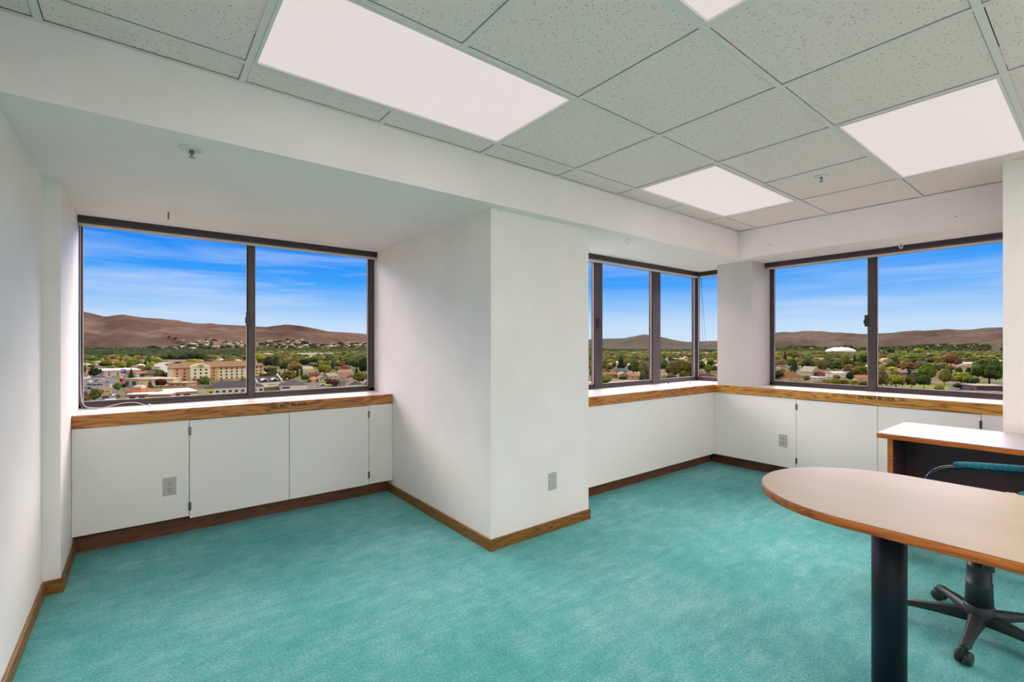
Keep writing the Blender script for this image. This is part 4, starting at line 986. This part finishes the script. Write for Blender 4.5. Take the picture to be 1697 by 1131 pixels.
# utility poles
for px, base_, h_ in ((526.7, 645, 19), (177, 640, 14), (1398, 622, 13), (1374, 628, 13), (234.5, 648, 15), (315, 642, 12), (1360, 634, 12), (547, 618, 13)):
    x_, y_ = G(px, base_); hm = h_/FPX*gd(base_)
    t_ = tag(MB().tube([(0, 0, 0), (0, 0, hm)], [.17, .11], 8).build('utility_pole', 'pole_grey'), None); t_.location = (x_, y_, GZ)
    MB().box(-1.1, 1.1, -.08, .08, hm-1.2, hm-1.0).build('crossarm', 'pole_grey', t_)
    tag(t_, {526.7: 'tall pole beside the side street, left window', 177: 'pole behind the parked cars, left window', 1398: 'pole by the white two-storey house', 1374: 'pole by the red-brown brick house', 234.5: 'pole beside the rust-roofed small building', 315: 'pole before the hotel tower', 1360: 'pole by the white flat-roofed shed', 547: 'pole rising by the bright green tree'}[px], 'pole', 'utility poles')

# cars
def car_mesh(van):
    m_ = MB(); L_, W_ = (5.6, 2.1) if van else (4.6, 1.85)
    pr_ = [(-L_/2, .35), (L_/2, .35), (L_/2, .8), (L_/2-.15, .95), (L_*.22, 1.0), (L_*.10, 1.05), (-L_*.42, 1.05), (-L_/2, .95)] if not van else [(-L_/2, .4), (L_/2, .4), (L_/2, 1.2), (L_*.36, 1.45), (L_*.28, 2.2), (-L_/2, 2.2)]
    n_ = len(pr_); m_.add([(x_, -W_/2, z_) for x_, z_ in pr_]+[(x_, W_/2, z_) for x_, z_ in pr_], [tuple(range(n_)), tuple(range(2*n_-1, n_-1, -1))]+[(k_, k_+n_, (k_+1) % n_+n_, (k_+1) % n_) for k_ in range(n_)])
    if not van:
        m_.m = 1; a = [(-L_*.40, 1.05), (L_*.14, 1.05), (L_*.02, 1.45), (-L_*.28, 1.47)]
        w2 = W_/2-.12; m_.add([(x_, -w2, z_) for x_, z_ in a]+[(x_, w2, z_) for x_, z_ in a], [(0, 1, 2, 3), (7, 6, 5, 4), (0, 4, 5, 1), (1, 5, 6, 2), (3, 2, 6, 7), (0, 3, 7, 4)])
        m_.m = 0; m_.box(-L_*.27, L_*.01, -w2+.05, w2-.05, 1.46, 1.50)
    m_.m = 2
    for xx in (-L_*.31, L_*.31):
        for yy in (-W_/2, W_/2): m_.lathe([(.34, -.1), (.34, .1)], 14, M=Matrix.Translation((xx, yy, .34)) @ Matrix.Rotation(PI/2, 4, 'X'))
    return m_.mesh('car', ['car_paint', 'window_dark', 'tyre'])
CARM = car_mesh(False), car_mesh(True)
CC = {'black': (40, 40, 44), 'white': (238, 236, 232), 'silver': (176, 176, 176), 'blue': (50, 90, 120), 'red': (150, 50, 40)}
cars = [(147, 638.5, 'black'), (154, 639.5, 'black'), (161, 632.5, 'black'), (166, 633.5, 'white'), (170.5, 629.5, 'white'), (174.5, 630.5, 'white'), (177, 634.5, 'silver'), (165, 639, 'black'), (145, 644, 'blue'), (148.5, 646, 'black'), (141, 657, 'black'), (139.5, 662, 'red'), (143.5, 664, 'white'), (159, 668, 'blue'), (192, 657, 'white'), (186, 655, 'silver'), (153, 629.5, 'silver'), (181, 626.5, 'white'),
        (375, 659, 'silver'), (382, 658.5, 'white'), (371, 658, 'black'), (390, 658, 'white'), (522, 648.5, 'silver'), (534, 640, 'black'), (568, 647.5, 'white'), (286, 664, 'black'), (294, 663.5, 'silver'), (300, 663, 'white'), (318, 663, 'black'), (240, 667.5, 'silver'), (352, 658.5, 'silver'), (139, 650, 'silver'), (1575, 653, 'black')]
vans = [(150, 636, 'white'), (147.5, 628.5, 'white'), (139.5, 630, 'white'), (185, 668.5, 'white'), (555, 649, 'white')]
CARS = []
for van, lst in ((0, cars), (1, vans)):
    for px, py, c_ in lst:
        x_, y_ = G(px, py); o = D.objects.new('van' if van else 'car', CARM[van]); COL.objects.link(o)
        o.location = (x_, y_, GZ+.07); o.rotation_euler = (0, 0, rnd.choice((.2, .35, 1.7, 3.3))+rnd.uniform(-.1, .1)); o.color = lin(*CC[c_])
        o.scale = (.98, .9, 1.02) if van else (.78, .8, .82)
        CARS.append((o, px, py, c_)); OCC.append((px, py, 5, 3))

# hand-placed trees, one by one
tl = '''147 167 625 15 broad dark green;136 143 621 14 round mid green;188 202 649 14.5 round bright green;201 209 645 9 round dark green;255 275 628 14.5 broad bright green;242 256 644 13.5 conifer olive brown;257 275.5 643 14.5 round maroon;330 348 641 16.8 round bright green;295 303 640 7.5 round mid green;364 371.5 637 11 conifer olive;397 408.5 637 12 round olive;386 393 637 10 round golden;148 168 666 22 broad olive;136 149 669 12 round rust;138 146 655 6 round olive;192 201 662 9 round yellow green;168 180 662 6 round mid green
336 345 659 6 round maroon;345 354 659 6 round maroon;385 395 657.5 7 round maroon;395 404.5 657 7 round maroon;423 432 657 7.5 round maroon;432 439 656 6 round bright green;443 456 655 7 round maroon;456 470 654 7.5 round maroon;471 487 653.5 7 round golden;488 509 652.5 6 broad olive;468 474 652 4 round bright green
308 330 604 9 broad yellow green;137 165 608 10 broad yellow green;165 188 609 11 broad olive;188 211 608 10 broad yellow green;211 236 607 11 broad olive;236 246 608 13 conifer dark green;244 262 612 13 round yellow green;262 284 606 8 broad olive;372 397 598 6 round dark green;397 412 601 9 broad dark green;146 158 614 9 round mid green;178 194 612 6 broad bright green
421 440 602 15 round yellow green;438 452 611 20 round dark green;449 463 610 22 conifer dark green;462 479 603 14 round olive brown;474 500 618 18.5 round brown;490 496.5 625 14.5 column dark green;496.5 503 625 14 column mid green;466 490 630 15 broad olive;499 513 633 12 round mid green;508 516 636 7 round rust;527 548 622 17.5 round yellow green;524 530 611 11 column mid green;497 514 609 14 round dark green;513 528 604 12 broad mid green;534 552 607 14 broad mid green;549 564 610 11 round brown;536 544 627 12 conifer brown;541 561 640 11 broad maroon;556 566 616 8 round yellow green;566 590 606 12 broad bright green;580 600 613 16 round mid green;594 616 623 30 round dark green;591 605 628.5 12.5 round yellow green;604 618 634 15 round mid green;577 592 599 8 broad olive;537 550 633 6 round mid green;600 618 601 9 round olive brown;586 596 622 14 conifer dark green
976 984 628 18 round mid green;977 985 616 16 round yellow green;1002 1020 603 11 broad olive;1018 1040 615 24 conifer dark green;1040 1060 622 24 round mid green;1057 1083 633 34 round olive;1060 1080 636 16 round dark green;1061 1082 596 10 round yellow green;1003 1018 616 12 round olive brown;1012 1020 612 9 round maroon;1026 1040 631 8 broad mid green;1046 1056 612 14 round dark green;1001 1010 625 14 round olive;1036 1048 604 10 round olive
1095 1109 616 19 round mid green;1097 1113 594 10 round yellow green;1103 1124 628 28 round olive brown;1120 1141 627 30 round olive;1136 1152 627 26 round olive brown;1096 1105 631 9 round yellow green;1138 1153 629 12 round mid green;1156 1170 616 18 round mid green;1170 1188 599 12 round olive;1157 1172 596 10 round olive;1140 1152 604 12 round olive;1112 1128 604 9 broad mid green;1178 1190 618 12 round olive brown
1276 1297 604 16.5 round yellow green;1295 1307 604 22 conifer dark green;1305 1328 599 16 round olive;1304 1329 618 22 conifer dark green;1328 1350 613 19 round mid green;1327 1340 615 14 conifer dark green;1346 1360 608 14 round olive;1366 1398 614 15 broad mid green;1355 1371 618 20 round olive brown;1396 1412 610 20 round olive;1411 1421 604 16 conifer dark green;1425 1440 607 18 round dark green;1414 1441 593 9 broad bright green;1422 1427 585 8 conifer dark green;1430 1436 585.5 9.5 conifer dark green;1376 1382 589 8 conifer dark green;1412 1443 629 22 broad olive;1401 1415 633 16 round dark green;1277 1300 630.5 16 round dark green;1329 1342 633 10 round olive;1361 1378 640 11.5 broad yellow green;1376 1393 640 13 broad yellow green;1391 1407 640 11 round olive;1406 1425 642 12 broad yellow green;1423 1441 642 10 broad olive;1344 1352 594 8 round dark green;1275 1285 634 7 round golden;1398 1420 618 13 broad rust;1440 1446 622 16 round olive;1290 1303 620 9 broad brown;1362 1372 592 7 round mid green
1453 1471 602 16 round brown;1472 1498 599 13 broad bright green;1497 1530 600 14 broad bright green;1511 1532 590 11 round yellow green;1452 1460 587 9 conifer dark green;1460 1470 592 11 conifer dark green;1471 1483 591 12 round dark green;1501 1510 590 10.5 conifer dark green;1487 1522 614 13 broad rust;1560 1592 609 22 round rust;1589 1613 596 10 broad olive;1617 1636 590 8 round brown;1521 1553 636 34 round bright green;1553 1577 640 27 round olive;1576 1610 638 21 broad yellow green;1470 1500 643 22 broad yellow green;1499 1522 643 23 round olive brown;1519 1543 644 22 round mid green;1450 1472 645 31 broad olive brown;1611 1668 637 42 broad mid green;1580 1604 646 11 broad dark green;1469 1487 616 8 broad golden;1535 1562 606 14 round olive brown;1583 1596 622 13 round mid green;1540 1556 598 10 round dark green;1480 1493 607 8 round maroon;1594 1612 629 12 round olive;1579 1591 585.5 7.5 conifer dark green;1446 1456 625 18 round mid green;1636 1664 596 9 broad olive;1602 1620 602 11 broad olive;1606 1614 652 9 round olive brown;1456 1470 618 12 round yellow green
1458 1484 655 13 broad yellow green;1486 1510 656 12 broad olive;1530 1552 655 9 broad olive;1548 1566 651 13 round yellow green;1600 1622 640 14 round mid green;1505 1524 632 15 round mid green;1560 1578 626 14 broad olive brown;1440 1458 632 16 round olive;1545 1560 617 12 round mid green;1476 1494 630 15 round bright green;1600 1618 622 13 broad dark green;1280 1298 640 8 broad olive;1316 1334 640 8 broad yellow green;1346 1362 641 8 broad olive;1380 1394 632 10 round olive brown;1500 1514 622 11 conifer dark green;1526 1540 612 10 round dark green;1568 1584 617 11 round olive'''
for tk_ in tl.replace('\n', ';').split(';'):
    q = tk_.split(); tree(float(q[0]), float(q[1]), float(q[2]), float(q[3]), q[4], ' '.join(q[5:]))
NH = len(TREES)

# fill the rest of the visible ground with further single trees and houses
PANES = [(135, 411, 'left pane of the left window'), (421, 613, 'right pane of the left window'), (976, 984, 'left slit of the middle window'), (998, 1081, 'centre pane of the middle window'), (1094, 1152, 'right pane of the middle window'), (1156, 1187, 'corner pane'), (1275, 1441, 'left pane of the right window'), (1451, 1663, 'right pane of the right window')]
def bottom(px): return interp(px, [(135, 669), (613, 641), (976, 638), (1081, 632), (1190, 630), (1275, 630), (1441, 640), (1663, 651)])
def free(px, py, w_, k_=.55):
    for ox, oy, ow, oh in OCC:
        if abs(ox-px) < ow*.75+w_*k_ and -w_*.30 < oy-py < oh*.55+w_*.2: return False
    return True
def paved(px, py):
    return (px < 215 and py > 618) or (px < 440 and py > 640) or (505 < px < 620 and py > 638) or (px < 340 and 596 < py < 618 and 262 < px)
HOUSEM = []
for (L_, W_, h_, rh, kind) in ((13, 9, 3.2, 2.6, 0), (16, 9, 3.0, 2.0, 1), (10, 10, 5.4, 3.0, 0), (20, 9, 3.0, 1.8, 1)):
    for wc in ((238, 226, 206), (214, 190, 158), (178, 140, 116), (196, 196, 192)):
        nm = 'house_wall_%d%d%d' % wc
        if nm not in MAT: plain(nm, wc, .9)
        m_ = MB(); m_.box(-L_/2, L_/2, -W_/2, W_/2, 0, h_)
        if kind == 0: m_.add([(-L_/2, -W_/2, h_), (-L_/2, W_/2, h_), (-L_/2, 0, h_+rh)], [(0, 1, 2)]).add([(L_/2, -W_/2, h_), (L_/2, W_/2, h_), (L_/2, 0, h_+rh)], [(0, 2, 1)])
        m_.m = 1; o_ = .5; zz = h_-.05
        if kind == 0: v_ = [(-L_/2-o_, -W_/2-o_, zz), (L_/2+o_, -W_/2-o_, zz), (L_/2+o_, W_/2+o_, zz), (-L_/2-o_, W_/2+o_, zz), (-L_/2-o_, 0, h_+rh+.1), (L_/2+o_, 0, h_+rh+.1)]; m_.add(v_, [(0, 1, 5, 4), (2, 3, 4, 5)])
        else: v_ = [(-L_/2-o_, -W_/2-o_, zz), (L_/2+o_, -W_/2-o_, zz), (L_/2+o_, W_/2+o_, zz), (-L_/2-o_, W_/2+o_, zz), (-L_/2+4, 0, h_+rh), (L_/2-4, 0, h_+rh)]; m_.add(v_, [(0, 1, 5, 4), (2, 3, 4, 5), (1, 2, 5), (3, 0, 4)])
        m_.m = 2
        for xx in (-L_*.28, 0, L_*.28): m_.box(xx-.6, xx+.6, -W_/2-.05, -W_/2+.02, h_*.4, h_*.75)
        HOUSEM.append(m_.mesh('house', [nm, 'roofing', 'window_dark']))
RC = {'grey': (146, 142, 140), 'brown': (128, 100, 80), 'white': (236, 230, 222), 'dark': (92, 88, 90), 'red-brown': (150, 96, 78), 'tan': (188, 166, 138)}
HOUSES = []
ROWS = []; py = 634.0
while py > 583.5: ROWS.append(py); py -= max(.9, .085*(py-CY))
for py in ROWS:
    sz = .42*(py-CY)
    px = 120.0
    while px < 1680:
        px += sz*rnd.uniform(.7, 2.2)
        pn = [p for p in PANES if p[0]-2 < px < p[1]+2]
        if not pn or py > bottom(px)+3 or paved(px, py): continue
        if px < 420 and 575 < py < 603: continue
        if not free(px, py, sz, .12) or rnd.random() > .62 or len(HOUSES) > 280: continue
        x_, y_ = G(px, py+rnd.uniform(-.3, .3)); o = D.objects.new('house', rnd.choice(HOUSEM)); COL.objects.link(o)
        rc = rnd.choice(list(RC)); o.location = (x_, y_, GZ); o.rotation_euler = (0, 0, YAW-PI/2+rnd.choice((0, .15, 1.5, 1.7, .4))); o.color = lin(*RC[rc])
        HOUSES.append((o, px, py, rc)); OCC.append((px, py, sz*.35, sz*.2))
ROWS = []; py = 640.0
while py > 586: ROWS.append(py); py -= max(.8, .075*(py-CY))
for py in reversed(ROWS[::-1]):
    sz = .30*(py-CY); px = 125.0
    while px < 1680:
        px += sz*rnd.uniform(.55, 1.25)
        if len(TREES) >= 300: break
        pn = [p for p in PANES if p[0]-3 < px < p[1]+3]
        if not pn or py > bottom(px)+6 or paved(px, py) or not free(px, py, sz, .35): continue
        kd = rnd.choice(('round', 'round', 'broad', 'broad', 'conifer')); cl = 'dark green' if kd == 'conifer' else rnd.choice(('mid green', 'olive', 'olive', 'yellow green', 'bright green', 'olive brown', 'dark green', 'brown'))
        w_ = sz*rnd.uniform(.8, 1.3)
        tree(px-w_/2, px+w_/2, py+rnd.uniform(-.6, .6), sz*rnd.uniform(.75, 1.15), kd, cl)

# uncountable cover farther off: tree canopy and rooftops
def mass(name, label, items):
    v = []; f = []; tone = []
    for (x_, y_, z_, r_, hz, c_, shp) in items:
        o_ = len(v)
        if shp == 'b':
            iv, if_ = ICO[1]
            k_ = rnd.random()*9
            for p in iv: q = 1+.35*math.sin(p[0]*5+k_)*math.cos(p[1]*4+k_); v.append((x_+p[0]*r_*q, y_+p[1]*r_*q, z_+hz*.5+p[2]*hz*.55*q)); tone.append(c_)
            f += [tuple(i+o_ for i in t2) for t2 in if_]
        elif shp == 'c':
            for k2 in range(6): a = k2*1.047; v.append((x_+r_*math.cos(a), y_+r_*math.sin(a), z_)); tone.append(c_)
            v.append((x_, y_, z_+hz)); tone.append(c_); f += [(o_+k2, o_+(k2+1) % 6, o_+6) for k2 in range(6)]
        else:
            a = rnd.choice((0, .3, .8)); ca_, sa_ = math.cos(a), math.sin(a)
            for (dx, dy, dz) in ((-1, -.6, 0), (1, -.6, 0), (1, .6, 0), (-1, .6, 0), (-1, -.6, .6), (1, -.6, .6), (1, .6, .6), (-1, .6, .6), (-.8, 0, 1), (.8, 0, 1)):
                v.append((x_+r_*(dx*ca_-dy*sa_), y_+r_*(dx*sa_+dy*ca_), z_+hz*dz)); tone.append(c_)
            f += [tuple(i+o_ for i in t2) for t2 in ((0, 1, 5, 4), (1, 2, 6, 5), (2, 3, 7, 6), (3, 0, 4, 7), (4, 5, 9, 8), (6, 7, 8, 9), (5, 6, 9), (7, 4, 8))]
    m_ = MB(); m_.add(v, f, name == 'distant_tree_canopy'); o = m_.build(name, 'mixed_cover')
    ca = o.data.color_attributes.new('tone', 'FLOAT_COLOR', 'POINT')
    ca.data.foreach_set('color', [c for t2 in tone for c in t2])
    return tag(o, label, name.replace('_', ' '), kind='stuff')
cover = []; roofs = []
FC = [lin(*c) for c in ((84, 92, 46), (66, 80, 42), (52, 64, 38), (104, 106, 52), (118, 104, 64), (96, 100, 48), (130, 128, 52))]
FD = [lin(*c) for c in ((52, 62, 38), (60, 74, 42), (46, 56, 36), (70, 80, 44))]
RF = [lin(*c) for c in ((236, 228, 216), (200, 184, 164), (160, 150, 144), (176, 140, 118), (222, 206, 182))]
def pane_at(px): return any(p[0]-8 < px < p[1]+8 for p in PANES)
for _ in range(46000):
    px = rnd.uniform(120, 1680)
    if not pane_at(px): continue
    u_ = rnd.random(); dm = 600+(2350-600)*u_**.75
    v_ = ray(px, dm); x_, y_ = v_
    py = CY+FPX*EYE/dm
    if paved(px, py) or (py > 600 and not free(px, py, 4, .3)) or any(abs(px-ox) < ow+1 and -.3 < py-oy < 4 for ox, oy, ow in FAR): continue
    if rnd.random() > min(1, .25+dm/2200): continue
    r_ = rnd.uniform(2.8, 6.4)*(1+dm/3500); near_belt = px < 420 and 582.5 < py < 596
    if near_belt: c_ = rnd.choice(FD); r_ *= 1.25
    elif dm > 1700: c_ = rnd.choice(FD+FC[:3])
    else: c_ = rnd.choice(FC)
    if rnd.random() < (.0 if near_belt else .21): roofs.append((x_, y_, terr(x_, y_), rnd.uniform(5, 10), rnd.uniform(4, 6), rnd.choice(RF), 'h'))
    else: cover.append((x_, y_, terr(x_, y_)-1, r_, rnd.uniform(6, 11)*(1.2 if near_belt else 1), c_, 'c' if rnd.random() < .12 and not near_belt else 'b'))
# suburb climbing the foot of the left hills and shrubs higher up
for _ in range(5200):
    px = rnd.uniform(135, 613); t_ = rnd.random()**1.6
    dm = 2250*math.cos(math.atan((px-CX)/FPX))+t_*(1250 if px > 280 else 450)
    v_ = ray(px, dm); x_, y_ = v_; z_ = terr(x_, y_)
    if rnd.random() < .22: roofs.append((x_, y_, z_, rnd.uniform(6, 12), rnd.uniform(4, 6), rnd.choice(RF), 'h'))
    elif rnd.random() < 1.1-t_: cover.append((x_, y_, z_-1, rnd.uniform(6, 13), rnd.uniform(6, 10), rnd.choice(FD+FC[:3]), 'b'))
mass('distant_tree_canopy', 'distant canopy of trees across the far valley floor', cover)
mass('distant_rooftops', 'scattered rooftops far off among the trees and on the lower slopes', roofs)

# ---- a label of its own for every tree, house and car
ORD = ['first', 'second', 'third', 'fourth', 'fifth', 'sixth', 'seventh', 'eighth', 'ninth', 'tenth', 'eleventh', 'twelfth', 'thirteenth', 'fourteenth', 'fifteenth', 'sixteenth', 'seventeenth', 'eighteenth', 'nineteenth', 'twentieth']
def pane(px): return min(PANES, key=lambda p: 0 if p[0] <= px <= p[1] else min(abs(px-p[0]), abs(px-p[1])))[2]
def band(py): return 'nearest row' if py > 626 else 'second row' if py > 609 else 'third row' if py > 596 else 'farthest row'
KN = {'round': 'round-crowned', 'broad': 'broad', 'conifer': 'pointed', 'column': 'slim upright'}
def number(items, desc, cat, group):
    cl = {}
    for o, px, py, d_ in items: cl.setdefault((d_, pane(px), band(py)), []).append((px, o))
    for (d_, pn, bd), lst in cl.items():
        lst.sort(key=lambda q: q[0])
        for k_, (px, o) in enumerate(lst):
            tag(o, ('%s, %s, %s' % (d_, bd, pn)) if len(lst) == 1 else ('%s from left: %s, %s, %s' % (ORD[min(k_, 19)], d_, bd, pn)), cat, group % pn)
number([(o, px, py, '%s %s tree' % (KN[kd], c_)) for o, px, py, h_, kd, c_ in TREES], None, 'tree', 'trees in the %s')
number([(o, px, py, 'small %s-roofed house' % c_) for o, px, py, c_ in HOUSES], None, 'house', 'small houses in the %s')
number([(o, px, py, '%s %s' % (c_, o.name.split('.')[0])) for o, px, py, c_ in CARS], None, 'car', 'vehicles in the %s')

# outdoor base colours darkened to offset the extra light of the added sky glow
def darken_outdoor(m, k):
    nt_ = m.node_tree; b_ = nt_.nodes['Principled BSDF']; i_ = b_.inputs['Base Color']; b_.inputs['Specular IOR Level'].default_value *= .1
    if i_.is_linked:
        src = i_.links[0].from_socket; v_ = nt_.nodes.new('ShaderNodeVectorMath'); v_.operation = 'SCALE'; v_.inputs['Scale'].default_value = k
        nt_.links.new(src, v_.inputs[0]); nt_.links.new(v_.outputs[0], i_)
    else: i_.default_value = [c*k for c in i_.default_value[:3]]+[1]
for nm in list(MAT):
    if nm in ('paint', 'roofing', 'foliage', 'car_paint', 'trunk', 'white_trim', 'concrete', 'pole_grey', 'logo_green', 'asphalt', 'mixed_cover', 'valley_ground', 'hill_grass', 'lawn') or nm.startswith('house_wall'): darken_outdoor(MAT[nm], {'asphalt': .40, 'valley_ground': .42, 'concrete': .42, 'foliage': .60, 'mixed_cover': .56}.get(nm, .56))
